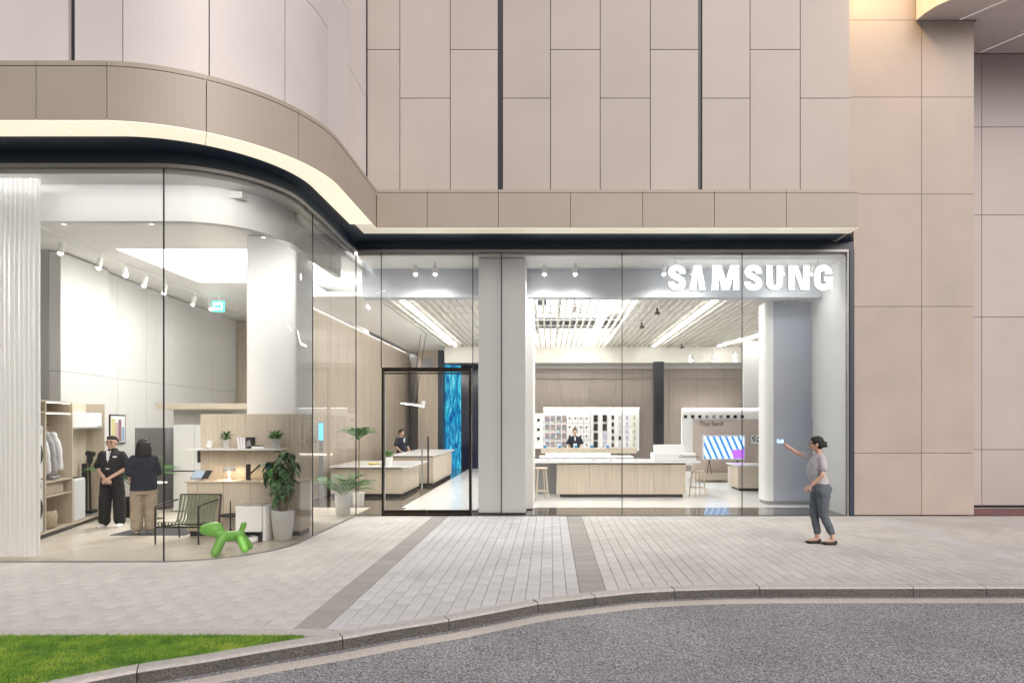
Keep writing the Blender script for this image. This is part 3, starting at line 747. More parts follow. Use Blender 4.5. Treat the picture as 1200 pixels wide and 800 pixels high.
# pale wall right of hall
struct('wall_hall_right', MB().box((871-VX)*22/F, 22.0, 2.05, 9.6, 22.2, 4.7), white)
# side wall inside, right end of glass
struct('wall_right_end', MB().box(6.06, 13.12, 0, 6.16, 14.8, 5.32), whitecol)
# blue-grey column right
rc = thing('grey_column', 'blue grey panelled column with rounded left edge behind the glass at right', 'column', (5.4, 14.9, 0))
xa, xb = (889-VX)*15.3/F, (951-VX)*14.8/F; xm = (907-VX)*14.79/F
mb = MB(); arcp = [(xa+.14-.14*math.cos(PI/2*k/8), 14.80+.14-.14*math.sin(PI/2*k/8)) for k in range(9)]
poly = [(xa, 15.3)]+arcp+[(xm-.004, 14.8), (xm-.004, 15.3)]
o = mb.prism(poly, .09, 4.688).build('corner_panel', whitecol, rc, world=True); fix_normals(o); o.data.shade_smooth() if False else None
MB().box(xm, 14.79, .09, xb, 15.5, 4.688).build('front_panel', bluegrey, rc, world=True)
MB().box(xa+.03, 14.83, .007, xb-.01, 15.28, .088).build('plinth', greyp, rc, world=True)
# big white pillar
wp = thing('white_pillar', 'broad glossy white pillar standing just behind the glass beside the entrance door', 'pillar', (-.95, 13.5, 0))
for a, b in ((560.5, 586.8), (588.2, 616)):
    Yp = 13.28; MB().box((a-VX)*Yp/F, Yp, .03, (b-VX)*Yp/F, Yp+.9, 5.318, b=.012).build('panel', whitecol, wp, world=True)
MB().box((562-VX)*13.3/F, 13.31, .005, (615-VX)*13.3/F, 14.1, .03).build('plinth', blackm, wp, world=True)
MB().box((616.5-VX)*13.9/F, 13.95, .03, (627-VX)*16.0/F, 16.0, 4.6).build('return_panel', white, wp, world=True)
# left room column
cl_ = thing('round_edged_column', 'tall white column behind the oak shelf unit in the left room', 'column', (-5, 11.7, 0))
MB().box(-5.44, 11.42, 0.007, -4.54, 12.3, ZC-.002, b=.05).build('shaft', white, cl_, world=True)
# left room wall
LWP = Path([(-9.69, 12.44), (-10.35, 21.1)])
lw = thing('white_panel_wall', 'tall off white panelled wall along the left side of the appliance room', 'wall', (-9.2, 15, 0))
cutpx = [118.5, 138, 171.5, 197, 248]
cs = [0]+[LWP.at_px(p) for p in cutpx]+[LWP.L]
zjn = 2.90
for i, (a, b) in enumerate(zip(cs, cs[1:])):
    off = .16 if i == 0 else 0
    for z0, z1 in ((.0, zjn-.004), (zjn+.004, ZC-.03)):
        mb = MB(); LWP.slab(mb, a+.004, b-.004, z0, z1, -.05+0, off); o = mb.build('panel', wallpanel, lw, world=True); fix_normals(o)
mb = MB(); LWP.slab(mb, .0, LWP.L-.02, 0, ZC, -.2, -.055); fix_normals(mb.build('backing', joint_i, lw, world=True))
struct('wall_left_front', MB().box(-15, 12.47, 0, -9.76, 12.6, ZC-.02), white)
# room rear wall, kitchen side
bw = thing('room_rear_wall', 'timber and white wall closing the back of the appliance room', 'wall', (-7.7, 19.6, 0))
MB().box(-10.33, 21.1, 0, -9.90, 21.2, ZC-.01).build('timber_strip', woodpanel, bw, world=True)
MB().box(-9.89, 21.11, 0, -6.02, 21.21, ZC-.01).build('panel', wallpanel, bw, world=True)
# corridor timber wall
cwl = thing('timber_wall', 'pale timber panelled wall running back behind the entrance counters', 'wall', (-5.85, 19, 0))
y = 14.4
while y < 26.4:
    MB().box(-5.9, y+.004, 0.007, -5.84, y+.796, 4.70).build('panel', woodpale if False else woodpanel, cwl, world=True); y += .8
MB().box(-6.0, 14.4, 0, -5.91, 26.8, 4.77).build('backing', joint_i, cwl, world=True)
MB().box(-5.90, 14.65, 4.92, -5.84, 26.3, 4.94).build('wall_washer', light_w, cwl, world=True)
bb = thing('lobby_rear_wall', 'dark timber alcove wall at the far end of the lobby', 'wall', (-5, 26.8, 0))
for a, b in ((-5.83, -5.42), (-5.41, -5.0)):
    for z0, z1 in ((0, 2.6), (2.61, 4.6)): MB().box(a, 26.6, z0, b, 26.7, z1).build('panel', woodbrown, bb, world=True)
MB().box(-5.9, 26.71, 0, 0, 26.8, 4.78).build('backing', joint_i, bb, world=True)
wc = thing('timber_column', 'tall square timber column beside the blue video wall', 'column', (-4.8, 25.5, 0))
Yc = 25.4
MB().box((490-VX)*Yc/F, Yc, 0.007, (513-VX)*Yc/F, Yc+.7, z_at(409,Yc)).build('cladding', woodpanel, wc, world=True)
MB().box((513-VX)*Yc/F+.003, Yc+.02, 0.007, (519-VX)*Yc/F, Yc+.7, z_at(409,Yc)).build('dark_edge', darkmetal, wc, world=True)
Yd = Yc-.02
MB().box((495-VX)*Yd/F, Yd-.03, z_at(433,Yd), (508-VX)*Yd/F, Yd+.018, z_at(420,Yd)).solo('wall_display', greyp, 'small grey framed display high on the timber column', 'display')
# blue video wall
def screen_mat(name, kind):
    m = bpy.data.materials.new(name); m.use_nodes = True; nt = m.node_tree; N = nt.nodes; L = nt.links; b = N["Principled BSDF"]
    b.inputs['Roughness'].default_value = .2; b.inputs['Base Color'].default_value = (.01,.01,.015,1)
    tc = N.new("ShaderNodeTexCoord"); mp = N.new("ShaderNodeMapping"); L.new(tc.outputs['Object'], mp.inputs[0])
    cr = N.new("ShaderNodeValToRGB"); el = cr.color_ramp.elements
    if kind == 'sea':
        mp.inputs['Scale'].default_value = (2.2,2.2,.55); nz = N.new("ShaderNodeTexNoise"); nz.inputs['Scale'].default_value = 2.4; nz.inputs['Detail'].default_value = 12; nz.inputs['Roughness'].default_value = .72; nz.inputs['Distortion'].default_value = 1.4
        L.new(mp.outputs[0], nz.inputs['Vector']); L.new(nz.outputs[0], cr.inputs[0])
        el[0].position = .30; el[0].color = (.0,.01,.08,1); el[1].position = .72; el[1].color = (.75,.95,1,1)
        for p, c in ((.42,(.0,.07,.30)),(.50,(.01,.28,.48)),(.58,(.06,.55,.68))): e = el.new(p); e.color = (*c,1)
        s = .7
    else:
        mp.inputs['Rotation'].default_value = (0, math.radians(24), 0); wv = N.new("ShaderNodeTexWave"); wv.bands_direction = 'X'; wv.inputs['Scale'].default_value = 1.75; wv.inputs['Distortion'].default_value = .25
        L.new(mp.outputs[0], wv.inputs['Vector']); L.new(wv.outputs[0], cr.inputs[0])
        el[0].position = .04; el[0].color = (.03,.13,.42,1); el[1].position = .85; el[1].color = (.72,.86,1,1); e = el.new(.35); e.color = (.28,.55,.95,1)
        s = 1.0
    L.new(cr.outputs[0], b.inputs['Emission Color']); b.inputs['Emission Strength'].default_value = s
    return m
vw = thing('video_wall', 'tall portrait video wall showing swirling blue water beyond the entrance', 'video wall', (-4.2, 26, 0))
pA, pB = at(518.8, 551, 25.9), at(540.5, 546, 26.5)
MB().add([(pA.x, 25.9, .01), (pB.x, 26.5, .01), (pB.x, 26.5, 4.25), (pA.x, 25.9, 4.25)], [(0,1,2,3)]).build('screen', screen_mat('sea_video','sea'), vw, world=True)
MB().box(pB.x+.002, 26.45, .008, -2.2, 26.6, 4.28).build('surround', mat('navy_gloss',(.012,.014,.04),.12), vw, world=True)

# ================================================================== SIGN
def catmull(pts, k=6):
    out = []; P = [pts[0]]+pts+[pts[-1]]
    for i in range(1, len(P)-2):
        p0, p1, p2, p3 = [Vector(q) for q in P[i-1:i+3]]
        for j in range(k):
            t = j/k; out.append(.5*((2*p1)+(-p0+p2)*t+(2*p0-5*p1+4*p2-p3)*t*t+(-p0+3*p1-3*p2+p3)*t**3))
    out.append(Vector(pts[-1])); return out
def stroke(pts, w_, ends=None):
    c = catmull(pts); L_, R_ = [], []
    for i, p in enumerate(c):
        t = (c[min(i+1,len(c)-1)]-c[max(i-1,0)]).normalized()
        if ends and i == 0: t = Vector(ends[0])
        if ends and i == len(c)-1: t = Vector(ends[1])
        n_ = Vector((-t.y, t.x))*w_/2; L_.append(p+n_); R_.append(p-n_)
    return L_, R_
Sp = [(.585,.66),(.57,.775),(.48,.865),(.355,.885),(.225,.865),(.135,.77),(.15,.655),(.27,.575),(.44,.475),(.56,.37),(.58,.24),(.49,.14),(.355,.115),(.215,.14),(.135,.235),(.12,.35)]
Gp = [(.60,.655),(.575,.775),(.48,.865),(.37,.885),(.215,.84),(.135,.68),(.13,.32),(.215,.16),(.37,.115),(.51,.155),(.60,.26),(.605,.40)]
letters = [('S',0,.71),('A',.855,.64),('M',1.78,1.07),('S',3.06,.70),('U',3.93,.67),('N',4.83,.83),('G',5.85,.73)]
SY = 13.34; SH = (340.4-311.2)*SY/F; sx0 = (782.5-VX)*SY/F; sz0 = z_at(340.4, SY)
sg = thing('illuminated_sign', 'white illuminated capital letter sign hanging inside the glass at upper right', 'sign', (sx0+3.3*SH, SY, sz0))
def letter_polys(ch, wd):
    if ch == 'A': return [[(0,0),(.27,0),(.335,.62),(.335,1),(.18,1)], [(.335,.62),(.40,0),(.66,0),(.48,1),(.335,1)]]
    if ch == 'M': return [[(0,0),(.24,0),(.24,.9),(.0,1)], [(0,1),(.10,.8),(.24,.55),(.40,0),(.535,0),(.535,.40),(.36,1)], [(.535,.4),(.535,0),(.67,0),(.83,.55),(.97,.8),(1.07,1),(.71,1)], [(.83,0),(1.07,0),(1.07,1),(.83,.9)]]
    if ch == 'N': return [[(0,0),(.25,0),(.25,1),(0,1)], [(.25,1),(.25,.68),(.50,0),(.58,0),(.58,.34),(.36,1)], [(.58,0),(.83,0),(.83,1),(.58,1)]]
for ch, x0, wd in letters:
    mb = MB(); y0, y1 = SY-.03, SY+.05
    def T(p): return (sx0+(x0+p[0])*SH, sz0+p[1]*SH)
    if ch in 'SG':
        L_, R_ = stroke(Sp if ch == 'S' else Gp, .255, ((0,1),(0,1)) if ch == 'S' else ((0,1),(0,1)))
        if ch == 'S':
            L_, R_ = stroke(Sp, .25, ((0,1),(0,1)))
        n_ = len(L_)
        vs = []
        for a, b in zip(L_, R_):
            (ax, az), (bx, bz) = T(a), T(b); vs += [(ax,y0,az),(bx,y0,bz),(ax,y1,az),(bx,y1,bz)]
        fs = []
        for i in range(n_-1):
            q = 4*i; r = q+4; fs += [(q,q+1,r+1,r),(q+2,r+2,r+3,q+3),(q,r,r+2,q+2),(q+1,q+3,r+3,r+1)]
        fs += [(0,2,3,1),(4*n_-4,4*n_-3,4*n_-1,4*n_-2)]
        mb.add(vs, fs)
        if ch == 'G': mb.prism_y([T(p) for p in [(.40,.36),(.73,.36),(.73,.54),(.40,.54)]], y0-.001, y1+.001).prism_y([T(p) for p in [(.60,.02),(.73,.02),(.73,.36),(.60,.36)]], y0-.001, y1+.001)
    elif ch == 'U':
        c = [(0,1),(0,.30)]+[(.335-.335*math.cos(PI*k/16), .30-.31*math.sin(PI*k/16)) for k in range(1,16)]+[(.67,.30),(.67,1)]
        i_ = [(.25,1),(.25,.30)]+[(.335-.085*math.cos(PI*k/16), .30-.10*math.sin(PI*k/16)) for k in range(1,16)]+[(.42,.30),(.42,1)]
        vs = []
        for a, b in zip(c, i_):
            (ax, az), (bx, bz) = T(a), T(b); vs += [(ax,y0,az),(bx,y0,bz),(ax,y1,az),(bx,y1,bz)]
        fs = []
        for i in range(len(c)-1):
            q = 4*i; r = q+4; fs += [(q,r,r+1,q+1),(q+2,q+3,r+3,r+2),(q,q+2,r+2,r),(q+1,r+1,r+3,q+3)]
        fs += [(0,1,3,2),(4*len(c)-4,4*len(c)-2,4*len(c)-1,4*len(c)-3)]
        mb.add(vs, fs)
    else:
        for pl in letter_polys(ch, wd): mb.prism_y([T(p) for p in pl], y0, y1)
    o = mb.build('letter', sign_m, sg, world=True); fix_normals(o); o.data.materials.append(sign_side)
    for pl in o.data.polygons:
        if abs(pl.normal.y) < .5: pl.material_index = 1
for px in (792, 868, 960): MB().tube([((px-VX)*SY/F, SY+.07, sz0+SH*.5), ((px-VX)*SY/F, SY+.07, 5.32)], .006).build('hanging_rod', steel, sg, world=True)

# ================================================================== LAMPS
def spot(loc, target, energy, size=1.0, blend=.8, color=(1,.97,.92), parent=None, radius=.05):
    d = bpy.data.lights.new('spot_lamp', 'SPOT'); d.energy = energy; d.spot_size = size; d.spot_blend = blend; d.color = color; d.shadow_soft_size = radius
    o = bpy.data.objects.new('spot_lamp', d); COL.objects.link(o)
    if parent is not None: o.parent = parent
    o.location = loc; o.rotation_euler = (Vector(target)-Vector(loc)).to_track_quat('-Z','Y').to_euler(); return o
def can_light(label, loc, energy, tgt, group, tilt=0, drop=.06, r=.045, h=.17, ang=95):
    energy *= 2.2
    t = thing('spotlight', label, 'spotlight', loc, 0, group)
    MB().tube([(0,0,-drop-.001),(0,0,0)], .012, 8).build('stem', white, t)
    dv = (Vector(tgt)-Vector((0,0,-drop))).normalized() if tgt else Vector((0,0,-1))
    a = Vector((0,0,-drop)); b = a+dv*h
    MB().tube([a, b], r, 16).build('housing', white, t)
    MB().ball(b+dv*.004, r*.82, n=14, m=8).build('lens', light_hi, t, smooth=True)
    if energy: spot(b+dv*(r+.03), b+dv*1.2, energy, math.radians(ang), 1.0, parent=t)
    return t
cans = [(487,'left of the two above the entrance door'),(510,'right of the two above the entrance door'),(638,'first one right of the white pillar'),(674,'second one right of the white pillar'),(778,'just left of the first sign letter'),(812,'above the second sign letter'),(917,'above the sixth sign letter'),(952,'above the last sign letter')]
for px, s_ in cans:
    Yc = 13.75; can_light('white cylinder downlight behind the glass, '+s_, ((px-VX)*Yc/F, Yc, 5.318), 22 if px < 850 else (8 if px < 930 else 2), (0,-.02,-1), 'cylinder downlights above the glass front', ang=165)
for i, px in enumerate((810, 837, 862)):
    can_light('bright white spotlight before the brown timber wall, %s of three' % ('left','middle','right')[i], ((px-VX)*23.5/F, 23.5, 4.5), 60, (0,.2,-1), 'spotlights before the brown timber wall', drop=.1, r=.08, h=.2)
# track light in left room
tr = MB(); ta, tb = at(52, 287, 1), at(262, 367, 1)
pa = Vector((-8.70, 10.9, ZC)); pb = Vector((-9.40, 19.3, ZC))
def trackpt(px):
    lo, hi = 0., 1.
    for _ in range(40):
        m_ = (lo+hi)/2; p = pa.lerp(pb, m_)
        if VX+F*p.x/p.y < px: lo = m_
        else: hi = m_
    return pa.lerp(pb, lo)
trk = thing('track_rail', 'thin white ceiling track running along the white panelled wall', 'lighting track', (pa.x, pa.y, ZC))
d = (pb-pa).normalized(); nn = Vector((-d.y, d.x, 0))*.02
MB().add([pa-nn-Vector((0,0,.03)), pb-nn-Vector((0,0,.03)), pb+nn-Vector((0,0,.03)), pa+nn-Vector((0,0,.03)), pa-nn, pb-nn, pb+nn, pa+nn], [(0,1,2,3),(4,7,6,5),(0,4,5,1),(1,5,6,2),(2,6,7,3),(3,7,4,0)]).build('rail', white, trk, world=True)
names = ['nearest the glass','second from the glass','third from the glass and glaring','fourth from the glass','fifth from the glass','sixth from the glass','farthest and glaring beside the exit sign']
for px, s_ in zip((73,118,146,171,194,228,246), names):
    p = trackpt(px); can_light('white track spotlight along the panelled wall, '+s_, (p.x, p.y, ZC-.03), 7, (.35,-.35,-1) if px in (146,246) else (-.25,.1,-1), 'track spotlights in the appliance room', drop=.08, r=.05, h=.2)
# added fill lights under the bulkhead, brightening the column front and the curtain
bulk = [(-8.6,9.47),(-7.2,9.47),(-5.9,9.47),(-4.55,10.15)]
for (x_, y_), s_ in zip(bulk, ('behind the curtain edge','second from the curtain','third from the curtain','at the curve')):
    t = thing('downlight', 'small round added fill light under the white bulkhead, '+s_, 'downlight', (x_, y_, 4.84), 0, 'added fill lights under the bulkhead')
    MB().tube([(0,0,-.008),(0,0,-.001)], .04, 18).build('trim', white, t); MB().tube([(0,0,-.010),(0,0,-.0085)], .026, 16).build('lens', led, t)
    spot(Vector((0,0,-.05)), Vector((.15,.9,-.75)) if x_ > -8 else Vector((.3,-.12,-1)), 48 if x_ > -8 else 90, math.radians(130), 1.0, parent=t, radius=.04)
# exit sign
ex = thing('exit_sign', 'small green and white exit sign hanging near the far end of the track', 'exit sign', at(256, 359, 16.8))
def ring_rect(mb, x0, z0, x1, z1, y0, y1): mb.box(x0,y0,z0,x1,y1,z1)
MB().box(-.16,-.02,-.14,.16,.02,.14).build('case', mat('exit_green',(.05,.5,.4),.5,emit=(.1,.85,.72),es=.9), ex)
MB().box(-.12,-.024,-.10,.12,-.021,.10).build('face', mat('exit_face',(.6,.8,.8),.5,emit=(.6,1,.95),es=.9), ex)
MB().prism_y([(-.08,-.025),(.02,-.025),(.02,-.07),(.09,0),(.02,.07),(.02,.025),(-.08,.025)], -.028, -.025).build('arrow', mat('exit_arrow',(.05,.5,.4),.5,emit=(.05,.75,.6),es=.8), ex)
MB().tube([(0,0,.14),(0,0,ZC-ex.location.z)], .008).build('stem', white, ex)
# line lights in slat ceiling
def line_light(pts, label):
    t = thing('linear_light', label, 'ceiling light', (pts[0][0], pts[0][1], ZH-.03), 0, 'linear lights set in the slatted ceiling')
    for (x0, y0, x1, y1) in pts:
        dd = Vector((x1-x0, y1-y0)).normalized(); nn = Vector((-dd.y, dd.x))*.034
        MB().prism([(x0-nn.x, y0-nn.y), (x1-nn.x, y1-nn.y), (x1+nn.x, y1+nn.y), (x0+nn.x, y0+nn.y)][::-1], ZH-.03, ZH+.0).build('tube_segment', light_w, t, world=True)
def seg_line(pa_, pb_, n_):
    z = ZH-.03; A_ = Vector(((pa_[0]-VX)/(VY-pa_[1])*(z-CH), F*(z-CH)/(VY-pa_[1]))); B_ = Vector(((pb_[0]-VX)/(VY-pb_[1])*(z-CH), F*(z-CH)/(VY-pb_[1])))
    out = []
    for i in range(n_):
        a = A_.lerp(B_, i/n_+.006); b = A_.lerp(B_, (i+1)/n_-.006); out.append((a.x, a.y, b.x, b.y))
    return out
line_light(seg_line((475,355),(534,406),4), 'bright linear light over the lobby left of the white pillar')
line_light(seg_line((716,352),(688,406),3), 'bright linear light nearest right of the white pillar')
line_light(seg_line((836,354),(766,406),4), 'bright linear light over the island counter before the sign')
line_light(seg_line((896,392),(842,406),2), 'short bright linear light nearest the grey column')
# small ceiling gadgets
for px, py, s_ in ((799,403,'right of the island light line'),(752,378,'between the two hall light lines'),(770,361,'near the glass above the island')):
    z = ZH-.03; Yq = F*(z-CH)/(VY-py); t = MB().tube([((px-VX)*Yq/F, Yq, z), ((px-VX)*Yq/F, Yq, z-.1)], .03, 10).box((px-VX)*Yq/F-.05, Yq-.07, z-.155, (px-VX)*Yq/F+.06, Yq+.07, z-.1)
    t.solo('ceiling_camera', blackp, 'small black camera under the slat ceiling, '+s_, 'camera')

# ================================================================== CURTAIN
m_ = curtain_m; _n = m_.node_tree.nodes; _l = m_.node_tree.links
_tr = _n.new('ShaderNodeBsdfTranslucent'); _tr.inputs[0].default_value = (.93,.93,.93,1); _mx = _n.new('ShaderNodeMixShader'); _mx.inputs[0].default_value = .6
_l.new(_n['Principled BSDF'].outputs[0], _mx.inputs[1]); _l.new(_tr.outputs[0], _mx.inputs[2]); _l.new(_mx.outputs[0], _n['Material Output'].inputs[0])
cv = []; x = -13.0; xe = (47-VX)*9.0/F
while x < xe: cv.append((x, 9.0+.03*math.sin(x*2*PI/.072+1.3*math.sin(x*5)))); x += .0072
mb = MB(); vs = []; n = len(cv)
for zz in (.03, 1.6, 3.4, 5.33):
    vs += [(a, b+(.006*math.sin(a*37+zz*2)), zz) for a, b in cv]
fs = [(j*n+i, j*n+i+1, (j+1)*n+i+1, (j+1)*n+i) for j in range(3) for i in range(n-1)]
mb.add(vs, fs); mb.solo('curtain', curtain_m, 'sheer white pleated curtain hanging inside the glass at the left edge', 'curtain', smooth=True)

# ================================================================== WARDROBE SET (local x runs along its front, local y goes into the wall)
WX, WY, WR = -8.26, 10.4, math.radians(105.5)
wr = thing('wardrobe_unit', 'pale timber open wardrobe unit with lit shelves against the left wall', 'wardrobe', (WX, WY, 0), WR)
def wbox(x0,y0,z0,x1,y1,z1,b=0): return MB().box(x0,y0,z0,x1,y1,z1,b)
wbox(-.66,.02,.0,2.48,.6,.075).build('plinth', blackp, wr)
wbox(-.66,-.0,.076,2.52,.6,.11).build('base_shelf', woodpale, wr)
for x in (-.66, .11, 1.08): wbox(x,0,.111,x+.03,.6,2.27).build('side_panel', woodpale, wr)
wbox(-.66,.59,.111,1.079,.61,2.27).build('back_panel', woodpale, wr)
wbox(1.115,.31,.111,2.5,.33,2.27).build('back_panel', woodpale, wr)
wbox(2.505,.0,.111,2.53,.33,2.27).build('end_panel', woodpale, wr)
for z in (.67,.91,2.07): wbox(.143,.01,z-.012,1.078,.588,z+.012).build('shelf', woodpale, wr)
wbox(-.628,0,2.245,1.078,.588,2.27).build('top_panel', woodpale, wr)
for z in (2.052, 2.238): wbox(.15,.03,z-.004,1.07,.04,z+.003).build('led_strip', led, wr)
wbox(-.62,.01,2.06,.10,.588,2.085).build('shelf', woodpale, wr)
MB().tube([(.145,.3,1.86),(1.077,.3,1.86)], .012).build('hanging_rail', steel, wr)
def W(x,y,z): return Vector((WX+x*math.cos(WR)-y*math.sin(WR), WY+x*math.sin(WR)+y*math.cos(WR), z))
for z, s_ in ((.112,'lower'),(.99,'upper')):
    t = thing('washing_machine', 'white front loading washing machine with round dark door, %s of the stacked pair' % s_, 'washing machine', W(-.30,.0,z), WR, 'stacked washing machines')
    wbox(-.31,.02,0,.385,.58,.86,.015).build('body', whitegloss, t)
    MB().add([], []); d = MB(); d.tube([(0.02,.02,.40),(0.02,-.03,.40)], [.25,.235], 28); o = d.build('door', mat('washer_chrome_'+s_, (.25,.25,.26), .2, metal=.8), t); fix_normals(o)
    d = MB(); d.tube([(0.02,-.031,.40),(0.02,-.04,.40)], [.19,.17], 28); fix_normals(d.build('door_glass', blackp, o))
    wbox(-.1,.012,.72,.3,.019,.80).build('control_panel', blackp, t)
def shirt(name, label, m, x, z0, z1, y=.3):
    t = thing(name, label, 'shirt', W(x, y, 0), WR)
    mb = MB(); rings = []
    hgt = z1-z0
    mb.loft([((0,0,z1),.02,.05),((0,0,z1-.03),.04,.09),((0,0,z1-.08),.055,.19),((0,0,z1-.2),.06,.21),((0,0,z0+.2),.055,.215),((0,0,z0),.065,.23)], 20)
    for s_ in (-1,1): mb.limb([(0,s_*.17,z1-.09),(.01,s_*.25,z1-.35),(.02,s_*.27,z1-.68)], [.055,.05,.042])
    remeshed(mb, 'cloth', m, t, .018, 3, (.13,.03))
    MB().tube([(0,-.18,z1-.05),(0,0,z1+.02),(0,.18,z1-.05)], .008).tube([(0,0,z1+.02),(0,0,1.86)], .004).build('hanger', woodpale, t)
    return t
shirt('hanging_shirt', 'white long sleeved shirt hanging nearest the washing machines', cotton_w, .27, .98, 1.76)
shirt('hanging_shirt', 'grey long sleeved shirt hanging in the middle of the wardrobe', cotton_g, .48, 1.0, 1.76)
shirt('hanging_shirt', 'white long sleeved shirt hanging beside the grey shirt', cotton_w, .70, 1.02, 1.78)
t = thing('storage_box', 'woven rectangular storage box on the middle wardrobe shelf', 'storage box', W(.55,.25,.682), WR)
wbox(-.33,-.2,0,.33,.2,.17,.02).build('body', wicker, t); wbox(-.34,-.21,.171,.34,.21,.2,.01).build('lid', wicker, t)
t = thing('wicker_basket', 'round pale basket with a hooped handle in the lowest wardrobe bay', 'basket', W(.5,.2,.112), WR)
MB().lathe([(.14,0),(.19,.03),(.2,.2),(.18,.30),(.17,.30),(.18,.05)], n=20).build('body', wicker, t, smooth=True)
MB().tube([(.17*math.cos(a),0,.29+.17*math.sin(a)) for a in np.linspace(0,PI,10)], .009).build('handle', wicker, t)
t = thing('shoe_pair', 'pair of dark shoes on the shelf under the hanging shirts', 'shoes', W(.6,.2,.923), WR)
for dx in (-.07,.07):
    mb = MB().ball((dx,-.05,.04),.05,.14,.04).ball((dx,.06,.06),.045,.07,.06); mb.build('shoe', greyp, t, smooth=True)
ac = thing('air_conditioner', 'white wall mounted air conditioner above the air purifier', 'air conditioner', W(1.78,.3,1.79), WR)
wbox(-.64,-.28,0,.68,.008,.30,.03).build('body', whitegloss, ac); wbox(-.6,-.275,-.004,.64,-.12,.002).build('vent', greyp, ac); wbox(.45,-.285,.02,.6,-.281,.05).build('badge', greyp, ac)
ap = thing('air_purifier', 'tall silver white air purifier standing below the air conditioner', 'air purifier', W(1.42,.13,.112), WR)
wbox(-.27,-.13,0,.23,.16,.77,.03).build('body', mat('purifier_mesh', (.62,.63,.64), .45, bump=.5, bscale=160), ap); wbox(-.23,-.10,.77,.19,.13,.785,.006).build('top_grille', blackp, ap)
vc = thing('stick_vacuum', 'black cordless stick vacuum cleaner docked beside the air purifier', 'vacuum cleaner', W(2.15,.13,.112), WR)
MB().box(-.16,-.12,0,.16,.14,.03,.01).build('dock_base', greyp, vc); MB().box(-.05,.04,.03,.05,.12,1.0,.02).build('dock_post', blackp, vc)
MB().tube([(0,-.02,.06),(0,0,1.05)], .022).build('tube', blackp, vc); MB().tube([(0,0,1.0),(0,-.02,1.2)], [.05,.055], 14).tube([(0,-.09,1.17),(0,.05,1.2)], .05, 14).build('motor', blackp, vc, smooth=False); MB().box(-.13,-.10,.031,.13,.02,.10,.02).build('floor_head', blackp, vc)

# framed art on the left wall
s0, s1 = LWP.at_px(127), LWP.at_px(145.5)
pp = LWP.pt((s0+s1)/2); art = thing('framed_print', 'framed abstract print of coloured arches on the white wall behind the man', 'picture', (pp.x, pp.y, 1.43))
mb = MB(); LWP.slab(mb, s0, s1, 1.42, 2.08, .17*0+.002, .03); fix_normals(mb.build('frame', blackm, art, world=True))
mb = MB(); LWP.slab(mb, s0+.03, s1-.03, 1.45, 2.05, .0305, .033); fix_normals(mb.build('print', paper_w, art, world=True))
L_ = s1-s0
for a, b, z0, z1, c in ((.08,.34,1.47,1.99,(.62,.6,.3)),(.30,.56,1.47,1.9,(.62,.42,.45)),(.52,.72,1.47,1.97,(.28,.17,.2)),(.76,.9,1.47,1.8,(.25,.36,.55))):
    mb = MB(); LWP.slab(mb, s0+L_*a, s0+L_*b, z0, z1, .0335, .0345); fix_normals(mb.build('shape', mat('print_ink', c, .7), art, world=True))

# ================================================================== KITCHEN DISPLAY
def fridge(label, X0, X1, Y, H, m, sidem, disp):
    t = thing('refrigerator', label, 'refrigerator', ((X0+X1)/2, Y, .008)); hw = (X1-X0)/2; mid = H*.47
    MB().box(-hw,.03,.02,hw,.72,H).build('cabinet', sidem, t)
    for x0, x1 in ((-hw,-.004),(.004,hw)):
        for z0, z1 in ((.03,mid-.012),(mid+.012,H)):
            d = MB().box(x0,-.02,z0,x1,.028,z1,.006).build('door', m, t)
    MB().box(-hw,-.008,mid-.011,hw,.02,mid+.011).build('handle_recess', blackp, t)
    if disp: MB().box(*disp).build('display', blackp, t)
fridge('brushed dark grey double door refrigerator behind the person in khaki trousers', -9.08, -8.43, 14.0, 1.78, fridgeg, greyp, None)
fridge('white glass fronted refrigerator with a dark screen left of the shelf unit', -8.0, -7.1, 13.6, 1.84, fridgew, fridgeg, (.06,-.026,1.05,.30,-.0205,1.30))
t = thing('cabinet_surround', 'pale cabinet surround with a projecting timber canopy over the refrigerators', 'cabinet', (-7.3, 14.9, 0))
Yk = 14.7
MB().box((197-VX)*Yk/F, Yk-.5, 2.20, -6.2, Yk, 2.33).build('canopy', woodpale, t, world=True)
MB().box((203-VX)*Yk/F, Yk+.01, 0.008, -6.2, Yk+.3, 2.195).build('panel', wallpanel, t, world=True)

# ================================================================== SHELF UNIT
su = thing('shelf_unit', 'oak display cabinet with tall back panel and floating shelf in front of the white column', 'shelf unit', (-5.1, 10.66, 0))
SX0, SX1, SYf, SYb = -6.06, -4.17, 10.66, 11.12
MB().box(SX0+.03, SYf+.05, .007, SX1-.02, SYb, .09).build('plinth', blackp, su, world=True)
MB().box(SX0, SYf+.02, .091, SX1, SYb, .90).build('carcass', woodpale, su, world=True)
dxs = [SX0]+[(p-VX)*SYf/F for p in (231.5,262,293.5,325)]+[SX1]
for a, b in zip(dxs, dxs[1:]): MB().box(a+.003, SYf, .095, b-.003, SYf+.018, .897).build('door', woodpale, su, world=True)
MB().box(SX0-.03, SYf-.02, .901, SX1+.02, SYb-.002, .927).build('worktop', woodpale, su, world=True)
xs_ = [SX0-.02+ (SX1+.04-SX0)*k/5 for k in range(6)]
for a, b in zip(xs_, xs_[1:]): MB().box(a+.002, SYb, .93, b-.002, SYb+.05, 2.05).build('back_panel', woodpale, su, world=True)
MB().box(SX0-.11, SYb-.30, 1.435, SX1-.4, SYb-.002, 1.46).build('shelf', whitegloss, su, world=True)
